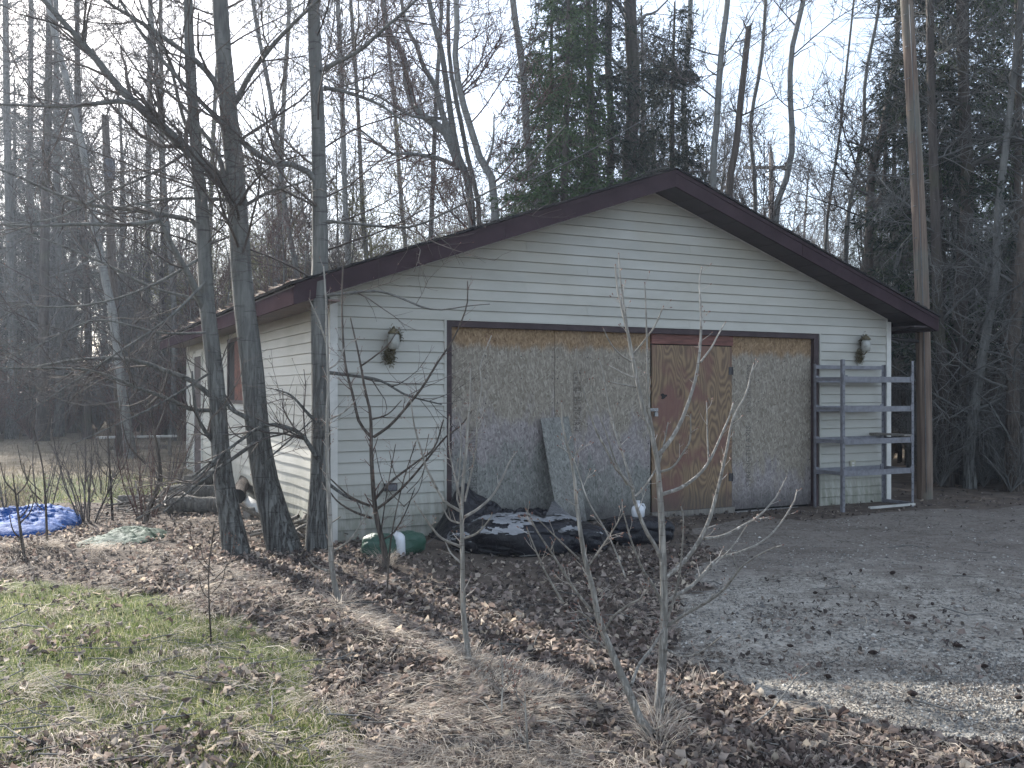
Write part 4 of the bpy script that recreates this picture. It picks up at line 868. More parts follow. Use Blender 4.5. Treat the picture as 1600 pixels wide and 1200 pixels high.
sapling('tallest sapling, straight pale stem rising in front of the plywood door', [
 (z2([(590,1030),(605,860),(615,700),(622,500),(618,300),(612,120),(605,0)])+z1([(600,1080),(590,960),(575,880),(545,800),(515,680),(490,560),(478,480),(455,380),(430,270),(410,180),(405,100)]), 15.5, 3),
 (z1([(474,500),(462,420),(450,320),(435,220),(425,130),(420,50)]), 4, 2.2, 0, .05),
 (z1([(575,860),(555,740),(548,600),(545,450),(541,300),(536,180)]), 4.5, 2, 0, -.08),
 (z1([(595,945),(650,880),(700,790),(740,680),(765,590),(783,460),(787,350),(783,240),(780,170),(790,112)]), 7, 2.2, 0, .25),
 (z1([(785,530),(830,470),(860,415),(895,355)]), 3.5, 2, .2, .3), (z1([(482,498),(530,440),(580,370),(618,285)]), 3.5, 2, 0, -.1),
 (z1([(478,530),(430,500),(385,450),(350,380)]), 3.5, 1.8, 0, -.12), (z1([(488,600),(440,580),(375,545)]), 3, 1.6, 0, .1), (z1([(495,642),(440,632),(378,618)]), 3, 1.6, 0, -.1),
 (z1([(598,990),(620,900),(640,800)]), 3, 1.8, 0, .1), (z1([(598,1022),(660,1000),(710,930),(738,875),(740,760)]), 4, 1.8, 0, -.15),
 (z1([(612,1122),(700,1090),(780,1030),(830,960),(880,850),(915,770),(930,715)]), 6.5, 2.5, 0, .2),
 (z1([(820,970),(815,860),(812,710)]), 3, 1.6, .1, .2), (z2([(625,350),(700,290),(770,200),(820,100),(850,0)])+z1([(880,1020),(905,900),(930,780),(985,680),(1010,580),(1022,540)]), 8, 2.2, 0, .3),
 (z2([(800,176),(880,165),(970,120),(1050,70),(1110,5)])+z1([(1130,1120),(1168,1045)]), 5, 2, .1, .45),
 (z2([(632,455),(740,390),(810,320),(860,265),(950,240),(1060,190),(1140,110),(1205,5)])+z1([(1215,1105)]), 6.5, 2, 0, .5),
 (z2([(630,570),(720,510),(820,455),(900,390),(970,300),(1070,235),(1150,205)]), 6, 2, 0, -.35), (z2([(835,300),(920,220),(990,120)]), 3, 1.7, .15, .3), (z2([(950,320),(930,250)]), 2.5, 1.5, -.2,-.2),
 (z2([(630,560),(670,430),(695,300),(708,100),(697,30)]), 4.5, 2, 0, -.2), (z2([(612,470),(575,385),(530,320),(480,200),(440,60)]), 5.5, 2, 0, -.25),
 (z2([(618,290),(590,220),(540,140),(490,10)])+z1([(480,1090),(410,1010),(370,930),(320,840),(285,740),(240,590),(228,470)]), 7, 2, 0, -.3),
 (z1([(455,1080),(400,960),(365,850),(330,760),(290,610)]), 3.6, 1.6, -.1,-.2), (z1([(490,1110),(440,950),(400,830),(370,700),(345,560),(330,520)]), 4.5, 1.8, -.1, .1),
 (z1([(495,1130),(540,1080),(585,1010)]), 3.5, 2.5, -.05, 0), (z2([(630,668),(700,700),(770,690),(830,650),(875,615)]), 3.5, 1.8, 0, -.3),
], 4.12, 201, spur=120)
sapling('leaning many-branched sapling at the bottom centre, dark twisted stem sweeping left', [
 (z2([(600,1130),(560,1040),(500,960),(470,870),(420,760),(370,640),(330,540),(300,380),(270,280),(245,120),(230,0)])+z1([(215,1000),(170,820),(165,710)]), 15, 2.2),
 (z2([(475,830),(510,740),(570,660),(625,570)]), 6, 4, 0, .25), (z2([(345,610),(390,530),(450,480),(520,440),(555,390)]), 4.5, 2, 0, -.2),
 (z2([(300,500),(220,400),(140,270),(60,150),(10,50)]), 5, 2, 0, -.25), (z2([(345,650),(290,620),(240,555)]), 4.5, 2, 0, -.2), (z2([(300,545),(230,490)]), 4, 2, 0, -.1),
 (z2([(170,460),(100,340),(50,230),(10,130)]), 4, 1.8, -.15, -.3), (z2([(280,305),(380,160),(440,60)]), 3.5, 1.8, 0, -.15), (z2([(240,265),(150,180),(60,90)]), 3.5, 1.6, 0, -.3),
 (z2([(450,350),(400,220),(350,120),(280,0)])+z1([(215,960),(150,905)]), 3, 1.8, 0, .2), (z1([(215,985),(235,930),(255,905)]), 2.6, 1.6, 0,0), (z2([(470,880),(430,850)]), 4, 2), (z2([(560,1040),(640,1000),(730,960)]), 2.5, 1.5, 0, -.3),
], 3.80, 202, spur=110, m=M['sap'])
sapling('slender upright sapling in front of the left chipboard sheet and black tarp', [
 (z4([(848,1190),(835,1040),(815,880),(810,700),(808,500),(805,300),(815,150),(830,0)])+z3([(835,950),(850,800),(848,650)]), 10.5, 2.2),
 (z4([(820,470),(890,440),(950,370),(962,340)]), 4, 1.8, 0, -.1), (z4([(820,360),(900,310),(970,240),(1020,150),(1050,80),(1090,20)]), 5, 2, 0, .15),
 (z4([(800,330),(720,280),(670,200),(620,100),(600,30)])+z3([(560,960),(540,820)]), 5, 1.8, 0, -.15), (z4([(800,515),(700,470),(640,400),(560,280)]), 5, 1.8, 0, -.2),
 (z4([(800,598),(750,550),(720,490)]), 3.5, 1.6, 0, .1), (z4([(805,395),(740,370),(700,290)]), 3.5, 1.6), (z4([(808,300),(770,150),(740,0)])+z3([(740,900)]), 3.5, 1.6, 0, .1),
 (z4([(820,280),(850,150),(880,0)])+z3([(885,900),(910,740),(900,640),(960,480)]), 3.5, 1.5, 0, .1), (z4([(800,320),(780,250),(795,100)])+z3([(800,960),(760,860)]), 3, 1.5), (z3([(830,1050),(880,990),(920,985)]), 2.5, 1.4),
], 4.7, 203, spur=70)
sapling('thin grey sapling rising just right of the straight corner trunk', [
 (z4([(180,870),(150,740),(125,600),(120,400),(110,200),(105,0)])+z3([(105,900),(110,700),(100,480),(98,300),(85,120)]), 9.5, 2.2),
 (z4([(140,535),(220,480),(290,380),(325,310)]), 3.5, 1.6, 0, -.1), (z3([(100,520),(60,400),(10,290)]), 3.5, 1.5, 0, -.1), (z3([(105,660),(160,620),(200,540),(270,490)]), 3, 1.5, 0, .1),
 (z4([(110,640),(50,620),(0,570)]), 4, 1.8, 0, -.15), (z3([(112,920),(190,880),(250,820),(300,760)]), 3, 1.4),
], 6.05, 204, spur=60, sL=.12)
sapling('dark forked sapling between the corner trunk and the wall lantern', [
 (z4([(415,600),(390,480),(365,380),(350,280),(340,150),(332,0)])+z3([(335,1050),(328,880),(300,760),(280,640),(255,520),(225,390)]), 9.5, 2),
 (z3([(328,1005),(270,930),(240,800),(200,640),(185,460),(182,250),(190,60)]), 5, 2, 0, .1), (z3([(345,1010),(430,950),(520,850),(600,750),(680,620),(760,500),(830,330),(835,200)]), 5, 1.8, 0, -.2),
 (z4([(360,320),(450,250),(540,160),(640,40)])+z3([(720,1010),(800,950),(860,870)]), 4.6, 1.8, 0, -.3), (z4([(352,270),(430,180),(560,80),(660,0)])+z3([(710,920)]), 4.5, 2, 0, .1),
 (z4([(335,365),(240,330),(160,280),(120,230)]), 4.5, 2, 0, -.1), (z4([(325,300),(220,250),(120,160)]), 4, 2, 0, .15), (z3([(280,640),(350,590),(420,530),(480,440)]), 3, 1.5, 0, -.1),
 (z3([(330,920),(420,890),(490,820)]), 3, 1.4), (z4([(390,480),(450,440),(510,340),(560,210)]), 3, 1.4, 0, -.15), (z4([(410,560),(380,490),(420,200)])+z3([(460,1050)]), 2.5, 1.3),
], 7.5, 205, spur=120, m=M['bark_rough'], mt=M['twig_red'], sL=.20, rmin=.0013)
for (u, v, tops, lab, w0, dd) in [
  (40,886,[(28,800),(20,740)], 'tiny bare sapling at the left edge in front of the blue tarp', 6, 0), (74,850,[(68,740),(50,660)], 'thin forked sapling growing behind the blue tarp at left', 4, 0),
  (176,812,[(172,740),(166,640)], 'thin dark sapling between brush stems and the slanting trunk', 4, 0), (225,815,[(250,745),(240,670),(230,600)], 'crooked brown sapling in the brush left of the log pile', 8, 0),
  (330,1010,[(326,900),(335,820)], 'short grey seedling in the matted grass below the trunks', 3, 0), (604,950,[(610,850),(628,760),(650,690)], 'very thin dark seedling in front of the green bag', 3, 0),
  (783,1130,[(785,1050),(780,1000)], 'short reddish seedling poking from the straw at bottom centre', 3.2, 0), (826,1190,[(822,1130),(820,1080)], 'short green stemmed seedling in the straw at the bottom edge', 5, 0),
  (1170,775,[(1172,700),(1150,600)], 'thin whip standing in front of the plywood door edge', 3, -4)]:
    if dd: continue
    x, y = onground(u, v); r = R_(int(u)*7+1); k = len(tops); top = tops[-1]
    st = [([(u, v)]+tops, w0, 1.6)]
    for _ in range(5): f = r.uniform(.25,.85); bu, bv = u+(top[0]-u)*f, v+(top[1]-v)*f; sgn = r.choice([-1,1]); h = (v-top[1])*r.uniform(.2,.4); st.append(([(bu,bv),(bu+sgn*h*.35,bv-h*.4),(bu+sgn*h*.5,bv-h)], w0*.45, 1.2, 0, r.uniform(-.2,.2)))
    sapling(lab, st, y, int(u)+300, spur=26, m=M['bark_rough'] if y > 5 else M['sap'], mt=M['twig'], group='seedlings on the rough ground')
# low arching twig at bottom right
sapling('long low twig arching to the right over the leaves at the bottom', [(z2([(690,1115),(800,1115),(900,1080),(1010,1010),(1100,940),(1180,840),(1225,770),(1262,738)]), 4.5, 1.8, 0, .35), (z2([(1222,775),(1218,750)]), 2.5, 1.5, .3, .3)], 3.78, 260, spur=14)
# multi-stemmed bushes left of the logs
def bush(label, x, y, n_, h, seed, m='twig', spread=.35, group='leafless shrubs in the yard at left', r0=.008):
    r = R_(seed); z = float(gz(np.array(x), np.array(y))); T = Tree('shrub', label, 'shrub', (x, y, z), group)
    a = r.uniform(0, 2*np.pi, n_); ln = h*r.uniform(.6, 1.1, n_); b = np.stack([x+.08*np.cos(a), y+.08*np.sin(a), np.full(n_, z-.03)], 1); d = norm(np.stack([np.cos(a)*spread*r.uniform(.2,1.4,n_), np.sin(a)*spread*r.uniform(.2,1.4,n_), np.ones(n_)], 1))
    P = np.empty((n_,7,3)); P[:,0] = b
    for k in range(1,7): d = norm(d+r.normal(0,.07,(n_,3))); P[:,k] = P[:,k-1]+d*(ln/6)[:,None]
    R = r0*r.uniform(.6,1.3,n_)[:,None]*np.linspace(1,.3,7)[None]
    T.mesh('stems', [(P,R,5)], M[m]); s = branch_set(P,R,n_*7,h*.35,35,4,.05,.1,.6,.2,r,rmin=.0018,zmin=z+.1); s2 = branch_set(*s,n_*12,h*.15,40,3,.05,.1,.7,.2,r,rmin=.0014,zmin=z+.1); T.mesh('twigs', [(*s,3),(*s2,3)], M[m], kind='stuff'); return T
for lab, u, v, n_, h, sd, m in [('many-stemmed leafless shrub behind the right end of the blue tarp', 138, 812, 16, 1.25, 1, 'twig'), ('small forked shrub beyond the blue tarp', 70, 792, 5, 1.1, 2, 'twig'),
    ('tangled brown shrub left of the log pile', 228, 806, 12, 1.2, 3, 'twig_red'), ('low leafless shrub in front of the plank bench', 160, 770, 9, .95, 4, 'twig'), ('dense twiggy shrub at the far left corner of the garage', 262, 775, 14, 1.3, 5, 'twig'),
    ('thin shrub in the yard at the left edge', 14, 815, 6, .75, 6, 'twig')]:
    x, y = onground(u, v); bush(lab, x, y, n_, h, sd, m)
# brush pile at the corner
def brush(label, c, n_, L, seed, m='oldwood', r0=.015, flat=.35):
    r = R_(seed); T = Tree('brush_pile', label, 'brush', c); cc = np.array(c)+r.normal(0,1,(n_,3))*np.array([.25,.2,.06])+np.array([0,0,.14]); d = norm(r.normal(0,1,(n_,3))*np.array([1,1,flat])); ln = L*r.uniform(.4,1,n_)
    P = np.stack([cc-d*(ln*.5)[:,None], cc+r.normal(0,.03,(n_,3)), cc+d*(ln*.5)[:,None]+r.normal(0,.04,(n_,3))], 1); P[:,:,2] = np.maximum(P[:,:,2], c[2]+.01); R = r0*r.uniform(.3,1.4,n_)[:,None]*np.array([1,.85,.6])[None]
    T.mesh('sticks', [(P,R,6)], M[m], kind='stuff'); return T
x, y = onground(465, 842); brush('pile of dead sticks between the thickest trunk and the corner trunk', (x, y, 0), 40, .8, 71)
x, y = onground(250, 795); brush('dead branches strewn over the left end of the log pile', (x, y, -.1), 45, 1.2, 72, r0=.012)

# ---- background trees behind and beside the garage (traced trunks)
bgg = 'bare trees standing behind the garage'
def bgtree(lab, trunks, d, seed, bark='bark', twig='twig', n=(26,260,1500), L=(2.6,1.4,.6), limbs=None, umin=.1, up=.07, rmin=.0055, name='bare_tree', grp=bgg, base=None):
    tr = []
    for t in trunks:
        pts = list(t[0])
        if base is not None: pts = [base]+pts
        tr.append((pts, *t[1:]))
    return drawn_tree(name, lab, 'tree', tr, limbs, d, R_(seed), M[bark], M[twig], n, L, grp, r_min=rmin, up=up, sides=10, umin=umin, zmin=.4)
g0 = lambda u, d: (u, HY+H*F/d+6)
bgtree('leaning many-stemmed tree behind the left roof slope, its stems fanning to the left', [
  ([g0(742,19),(737,330),(722,270),(710,216),(700,150),(690,80),(672,10),(660,-120)], 17, 6), ([(718,262),(700,215),(686,198),(650,171),(635,129),(632,90),(611,57),(600,20),(592,-100)], 14, 5),
  ([(714,240),(692,180),(680,135),(662,105),(650,69),(635,39),(620,-40)], 11, 4)], 19, 301, 'bark', 'twig_red', (24,300,1900), (2.6,1.4,.6),
  [([(710,258),(680,246),(635,240),(611,240),(587,222),(560,200)], 8, 3, 19, 18), ([(690,185),(640,180),(590,150),(540,136)], 6, 2, 19, 18)])
bgtree('grey tree stem leaning left just above the middle of the left roof slope', [([g0(778,18.5),(773,321),(755,264),(734,195),(719,144),(711,90),(714,30),(706,-120)], 17, 7), ([(757,270),(770,225),(772,180)], 6, 2)], 18.5, 302, 'bark_pale', 'twig_red', (20,200,1300))
bgtree('slim dark stem between the two leaning trees behind the left roof slope', [([g0(755,20.5),(748,330),(735,270),(722,200),(706,120),(700,40),(704,-120)], 11, 5)], 20.5, 303, 'bark', 'twig', (14,130,900))
bgtree('tall tree with a pale streaked trunk left of the green spruce', [([g0(848,19),(840,318),(832,290),(822,200),(818,120),(808,50),(800,-10),(795,-140)], 15, 9)], 19, 304, 'bark_pale', 'twig', (20,160,1000))
bgtree('thick dark trunk behind the garage just left of the roof peak', [([g0(978,20),(982,280),(988,200),(990,120),(985,30),(982,-140)], 25, 18)], 20, 305, 'bark_dark', 'twig_grey', (26,200,1300), umin=.05, up=-.01)
bgtree('narrower trunk directly left of the thick dark trunk behind the peak', [([g0(950,21),(953,290),(955,200),(950,100),(952,0),(950,-140)], 14, 10)], 21, 306, 'bark_dark', 'twig_grey', (20,150,1000), umin=.05, up=-.02)
bgtree('pale slim trunk rising just right of the roof peak', [([g0(1112,19),(1114,290),(1120,190),(1127,80),(1137,0),(1148,-140)], 13, 8)], 19, 307, 'bark_pale', 'twig', (18,190,1200))
bgtree('dark snag with a broken jagged top right of the roof peak', [([g0(1128,18.5),(1140,300),(1150,230),(1158,150),(1166,80),(1170,42)], 15, 9), ([(1170,46),(1176,34)], 6, 1), ([(1168,50),(1160,30)], 4, 1)], 18.5, 308, 'bark_rough', 'twig', (8,60,400), (1.4,1.0,.5))
bgtree('smooth curving trunk bowed to the left above the right roof slope', [([g0(1195,19),(1212,348),(1226,290),(1238,230),(1234,130),(1240,60),(1256,0),(1275,-130)], 12, 7)], 19, 309, 'bark_pale', 'twig', (18,190,1300))
bgtree('forked rough tree behind the right roof slope near the utility pole', [([g0(1356,17),(1357,400),(1358,330),(1362,270),(1372,230),(1382,190),(1392,130),(1402,60),(1408,-90)], 18, 6), ([(1360,330),(1378,300),(1384,240),(1380,180)], 7, 3), ([(1366,250),(1345,228),(1320,220)], 6, 2)], 17, 310, 'bark_rough', 'twig', (26,260,1700), umin=.02)
bgtree('thin crooked tree left of the forked rough tree', [([g0(1318,20),(1322,400),(1326,330),(1338,270),(1350,200),(1352,120),(1372,20),(1380,-90)], 9, 4)], 20, 311, 'bark', 'twig', (18,160,1100), umin=.05)
bgtree('very thin stem above the right roof slope beside the power pole', [([g0(1285,21),(1290,390),(1300,290),(1312,210),(1318,150),(1330,40),(1340,-60)], 6, 3)], 21, 312, 'bark', 'twig', (16,150,1000), umin=.05)
bgtree('slender tree between the snag and the curving trunk', [([g0(1175,24),(1180,310),(1172,200),(1190,90),(1200,-60)], 8, 5)], 24, 313, 'bark', 'twig', (18,150,1000))
bgtree('tree with a mossy trunk between the roof peak and the pale slim trunk', [([g0(1075,23),(1072,270),(1068,150),(1078,40),(1080,-120)], 10, 7)], 23, 314, 'bark_pale', 'twig_grey', (18,150,1000))
for k, (u0, u1, d, w_, bk, tg, lab) in enumerate([(545,528,22,11,'bark_pale','twig','pale straight trunk just right of the corner trunk'), (575,548,25,9,'bark','catkin','slim trunk with pale catkins right of the corner trunk'), (468,395,24,10,'bark','twig','slim trunk leaning left between the thickest and corner trunks'),
    (640,600,27,9,'bark_pale','catkin','far slim tree with pale catkins above the left roof end'), (430,452,26,10,'bark_pale','catkin','far tree with yellowish catkins left of the corner trunk'), (270,235,27,9,'bark','twig','slim tree beyond the yard left of the leftmost trunk'), (322,345,30,9,'bark','catkin','far catkin tree between the leftmost and thickest trunks'),
    (668,690,25,10,'bark','twig_red','upright reddish-twigged tree behind the lower left roof slope'), (905,930,24,12,'bark','twig','tall trunk hidden among the green spruces')]):
    bgtree(lab, [([g0(u0,d),(u0+2,480),(u0*.7+u1*.3,330),(u0*.4+u1*.6,160),(u1,0),(u1-6,-140)], w_, w_*.55)], d, 330+k, bk, tg, (26,220,1500), (3.2,1.6,.7), umin=.12, rmin=.0065)
# left: slanting trunk and the wood behind the yard
bgtree('slanting pale trunk rising from beside the plank bench toward the upper left', [([g0(205,20),(196,650),(184,560),(178,500),(165,440),(153,380),(140,300),(126,215),(100,110),(80,30),(60,-80)], 15, 8)], 20, 350, 'bark_pale', 'twig', (22,200,1300), grp='trees along the left side of the yard')
lw_ = 'tall trunks of the wood beyond the yard'
for k, (u, d, w_, lean, lab) in enumerate([(18,29,15,-8,'first tall trunk of the wood at the left edge'), (44,31,12,4,'slim trunk second from the left edge in the wood'), (66,27,17,10,'thick trunk of the wood behind the blue tarp'), (92,30,13,-4,'straight trunk of the wood left of the many-stemmed shrub'),
     (112,33,11,8,'narrow trunk of the wood left of the yard pole'), (136,28,12,-14,'slim trunk leaning left beside the yard pole'), (228,34,11,6,'far slim trunk right of the yard pole'), (258,31,10,-6,'far slim trunk behind the left end of the eave'), (-20,30,15,10,'trunk just inside the left edge of the picture')]):
    bgtree(lab, [([g0(u,d),(u+2,520),(u+lean*.5,320),(u+lean,120),(u+lean*1.3,-120)], w_, w_*.5)], d, 370+k, ['bark','bark_rough','bark_dark'][k % 3], 'twig_grey', (26,200,1400), (3.0,1.7,.8), umin=.06, up=.02, rmin=.008, grp=lw_)
# right: clump beside the pole
rc = 'crowded trunks at the right edge'
for k, (pts, w0, w1, d, bk, lab) in enumerate([
  ([(1478,650),(1466,500),(1462,350),(1455,150),(1452,0),(1450,-120)], 20, 9, 14, 'bark_dark', 'dark trunk immediately right of the utility pole'),
  ([(1500,700),(1497,600),(1502,450),(1512,300),(1506,150),(1500,-80)], 26, 14, 14.5, 'bark_dark', 'thickest trunk of the right-hand clump'),
  ([(1515,690),(1528,600),(1545,500),(1556,430),(1560,330),(1575,200),(1590,60),(1600,-60)], 17, 7, 13.8, 'bark', 'trunk curving right out of the right-hand clump'),
  ([(1536,690),(1550,620),(1568,540),(1582,440),(1590,300),(1592,100),(1596,-60)], 15, 8, 14.6, 'bark_rough', 'slanting trunk at the right of the clump'),
  ([(1582,680),(1584,560),(1592,440),(1606,300),(1614,100),(1620,-60)], 22, 12, 13.6, 'bark_rough', 'stout trunk at the right edge of the picture'),
  ([(1488,680),(1484,560),(1488,440),(1492,300),(1487,100)], 10, 5, 15.5, 'bark', 'slim stem between the dark trunk and the thickest trunk'),
  ([(1422,650),(1415,520),(1400,430),(1420,330),(1440,200),(1452,80)], 10, 5, 16.5, 'bark', 'slim crooked stem seen left of the utility pole')]):
    bgtree(lab, [([g0(pts[0][0], d)]+pts, w0, w1)], d, 400+k, bk, 'twig_grey', (24,180,1250), (1.8,1.1,.55), umin=.08, up=-.02, rmin=.004, grp=rc)

# ---- spruces
SPF = {}
def spruce_form(seed, needle, z_low, h=10.):
    r = R_(seed); K = 16; hz_ = np.linspace(0,1,K); P = np.stack([.06*np.sin(hz_*7+seed), .05*np.sin(hz_*5), -.05+h*hz_],1)[None]; R = (np.linspace(.15, .02, K))[None]; out = []
    V, q = tubes(P, R, 10); out.append(('trunk', mesh_np('trunk', V, [q], [M['bark_dark']]), None))
    nb = 190; f = np.sort(z_low+(.985-z_low)*r.uniform(0,1,nb)**.9); p0 = np.stack([np.interp(f,hz_,P[0,:,i]) for i in range(3)],1); a = r.uniform(0,2*np.pi,nb)
    ln = ((1-f)**.7*h*.21+.15)*r.uniform(.55,1.15,nb); d_ = np.stack([np.cos(a),np.sin(a),np.full(nb,.12)],1); Q = np.empty((nb,6,3)); Q[:,0] = p0
    for k in range(1,6): d_ = norm(d_+np.array([0,0,-.14 if k < 4 else .16])+r.normal(0,.05,(nb,3))); Q[:,k] = Q[:,k-1]+d_*(ln/5)[:,None]
    QR = (.006+.009*ln/ln.max())[:,None]*np.linspace(1,.3,6)[None]; V, q = tubes(Q, QR, 4); s_ = branch_set(Q,QR,1900,.5,50,4,-.10,.1,.5,.12,r,rmin=.003,zmin=.3,avoid=False); V2, q2 = tubes(*s_, 3); mb = MB(); mb.add(V,[q]); mb.add(V2,[q2]); out.append(('boughs', mb.mesh('boughs', M['bark_dark'], True), 'stuff'))
    allP = np.concatenate([resample_set(Q,4), s_[0]]); wgt = np.linalg.norm(np.diff(allP,axis=1),axis=2).sum(1); nn = 30000; pi = r.choice(len(allP), nn, p=wgt/wgt.sum()); uu = r.uniform(.1,1,nn)*3; i0 = np.minimum(uu.astype(int),2); ff = (uu-i0)[:,None]
    c = allP[pi,i0]*(1-ff)+allP[pi,i0+1]*ff; t = norm(allP[pi,i0+1]-allP[pi,i0]); side = norm(np.cross(t, r.normal(0,1,(nn,3)))); dr_ = norm(t*.8+side*.7+np.array([0,0,-.25])); L = r.uniform(.06,.14,nn)[:,None]; wv = norm(np.cross(dr_, r.normal(0,1,(nn,3))))*r.uniform(.007,.014,nn)[:,None]
    V = np.stack([c, c+dr_*L*.5+wv, c+dr_*L, c+dr_*L*.5-wv],1).reshape(-1,3); out.append(('needles', mesh_np('needles', V, [np.arange(nn)[:,None]*4+np.array([[0,1,2,3]])], [M[needle]], smooth=False), 'stuff')); return out
def spruce(label, u, d, h, w_, seed, needle='needle', z_low=.12, dens=1.0, grp='spruces around the garage', name='spruce_tree'):
    key = (needle, z_low > .2); 
    if key not in SPF: SPF[key] = spruce_form(seed, needle, .22 if key[1] else .08)
    x = (u-800)/F*d; z = float(gz(np.array(x), np.array(d))); o = thing(name, label, 'tree', (x, d, z), seed*1.7, grp); o.scale = (h/10*(.8+.25*dens), h/10*(.8+.25*dens), h/10)
    for nm, me, kd in SPF[key]: c = link(nm, me, o); tag(c, kind=kd)
    return o
spruce('bright green spruce rising behind the left roof slope beside the pale streaked trunk', 885, 17.5, 9.5, .13, 501, 'needle', .30, .8)
spruce('dense green spruce between the bright spruce and the thick dark trunk', 925, 19, 11.5, .15, 502, 'needle_dark', .22, .9)
spruce('dark spruce directly behind the roof peak', 1052, 20.5, 10, .14, 503, 'needle_dark', .25, .6)
spruce('thin half-bare spruce right behind the thick dark trunk', 1000, 23, 11, .14, 504, 'needle_dark', .3, .5)
spruce('green spruce close behind the garage left of the thick dark trunk', 858, 21.5, 11, .1, 511, 'needle', .3, .6)
spruce('low young spruce whose tips show over the left roof slope', 775, 19.5, 4.9, .06, 505, 'needle', .3, .8)
spruce('tall dark spruce right of the utility pole', 1462, 15, 9.5, .13, 506, 'needle_dark', .36, .7)
spruce('tall spruce with greener upper boughs near the right edge', 1506, 16.5, 10.5, .16, 507, 'needle', .38, .9)
spruce('dark spruce at the right edge of the picture', 1585, 17.5, 10, .15, 508, 'needle_dark', .3, .8)
spruce('spruce behind the forked rough tree', 1400, 22, 9.5, .13, 510, 'needle_dark', .25, .45)
for k, (u, d, h) in enumerate([(22,34,13),(92,36,14)]):
    spruce(['tall spruce in the wood at the left edge','tallest spruce in the wood behind the blue tarp'][k], u, d, h, .2, 520+k, 'needle_dark', .12, .8, 'spruces in the wood beyond the yard')
# ---- far woods as masses (geometry nodes scatter of a few tree forms)
def proto(seed, h, twig, bark, n=(24,170,800)):
    r = R_(seed); P = np.array([[(0,0,-.1),(.1,0,h*.3),(-.1,.1,h*.6),(.1,0,h)]]); P = resample(P[0],12)[None]; R = np.linspace(.11,.03,12)[None]
    a = branch_set(P,R,n[0],h*.28,50,7,.1,.1,.45,.12,r,rmin=.01,avoid=False); b = branch_set(*a,n[1],h*.13,42,5,.08,.12,.5,.1,r,rmin=.008,avoid=False); c = branch_set(*b,n[2],h*.065,42,3,.08,.14,.6,.1,r,rmin=.007,avoid=False)
    mb = MB(); mb.add(*(lambda t: (t[0],[t[1]]))(tubes(P,R,7)), 0)
    for s_, sd in ((a,4),(b,3),(c,3)): V,q = tubes(*s_,sd); mb.add(V,[q],1)
    return mb.mesh('wood_form', [bark, twig], True)
def bushproto(seed, twig):
    r = R_(seed); n_ = 26; a = r.uniform(0,2*np.pi,n_); d = norm(np.stack([np.cos(a)*.5,np.sin(a)*.5,np.ones(n_)],1)); P = np.stack([np.zeros((n_,3))+d*k*.45+r.normal(0,.05,(n_,3))*k for k in range(6)],1); R = .012*np.linspace(1,.4,6)[None].repeat(n_,0)
    s = branch_set(P,R,200,.8,40,4,.05,.12,.6,.1,r,rmin=.005,avoid=False,zmin=.02); c = branch_set(*s,500,.4,42,3,.05,.12,.7,.1,r,rmin=.004,avoid=False,zmin=.02); mb = MB()
    for s_, sd in (((P,R),4),(s,3),(c,3)): V,q = tubes(*s_,sd); mb.add(V,[q])
    return mb.mesh('bush_form', [twig], True)
def scatter(name, me, pts, smin, smax, seed):
    r = R_(seed); pts = np.asarray(pts); z = gz(pts[:,0], pts[:,1]); m = bpy.data.meshes.new(name); m.from_pydata([(x,y,zz) for (x,y),zz in zip(pts,z)], [], [])
    o = link(name, m); tag(o, kind='stuff'); src = bpy.data.objects.new('form', me)
    ng = bpy.data.node_groups.new(name, 'GeometryNodeTree'); ng.interface.new_socket('Geometry', in_out='INPUT', socket_type='NodeSocketGeometry'); ng.interface.new_socket('Geometry', in_out='OUTPUT', socket_type='NodeSocketGeometry')
    N = ng.nodes; gi = N.new('NodeGroupInput'); go = N.new('NodeGroupOutput'); ip = N.new('GeometryNodeInstanceOnPoints'); oi = N.new('GeometryNodeObjectInfo'); oi.inputs[0].default_value = src
    rv = N.new('FunctionNodeRandomValue'); rv.data_type = 'FLOAT_VECTOR'; rv.inputs[0].default_value = (-.05,-.05,0); rv.inputs[1].default_value = (.05,.05,6.283); rs_ = N.new('FunctionNodeRandomValue'); rs_.data_type = 'FLOAT'; rs_.inputs[2].default_value = smin; rs_.inputs[3].default_value = smax; rs_.inputs['Seed'].default_value = seed
    l = ng.links.new; l(gi.outputs[0], ip.inputs['Points']); l(oi.outputs['Geometry'], ip.inputs['Instance']); l(rv.outputs[0], ip.inputs['Rotation']); l(rs_.outputs[1], ip.inputs['Scale']); l(ip.outputs[0], go.inputs[0])
    md = o.modifiers.new('scatter', 'NODES'); md.node_group = ng; return o
def wedge(n_, u0, u1, d0, d1, seed):
    r = R_(seed); d = np.sqrt(r.uniform(d0*d0, d1*d1, n_)); return np.c_[(r.uniform(u0,u1,n_)-800)/F*d, d]
def thinproto(seed, h, twig, bark, n=(60,420,2400)):
    r = R_(seed); k = 3; P = np.stack([resample([(x0,y0,-.1),(x0*1.6,y0*1.4,h*.4),(x0*2.5,y0*2.6,h*s_)], 10) for x0,y0,s_ in ((.1,.2,1),(-.4,-.1,.8),(.5,-.4,.9))]); R = np.linspace(.05,.012,10)[None].repeat(3,0)
    a = branch_set(P,R,n[0],h*.26,38,7,.08,.13,.5,.06,r,rmin=.009,avoid=False,zmin=.1); b = branch_set(*a,n[1],h*.14,42,5,.05,.15,.55,.08,r,rmin=.0065,avoid=False,zmin=.1); c = branch_set(*b,n[2],h*.07,45,3,.05,.17,.7,.08,r,rmin=.0055,avoid=False,zmin=.1)
    mb = MB(); V,q = tubes(P,R,5); mb.add(V,[q],0)
    for s_, sd in ((a,4),(b,3),(c,3)): V,q = tubes(*s_,sd); mb.add(V,[q],1)
    return mb.mesh('thicket_form', [bark, twig], True)
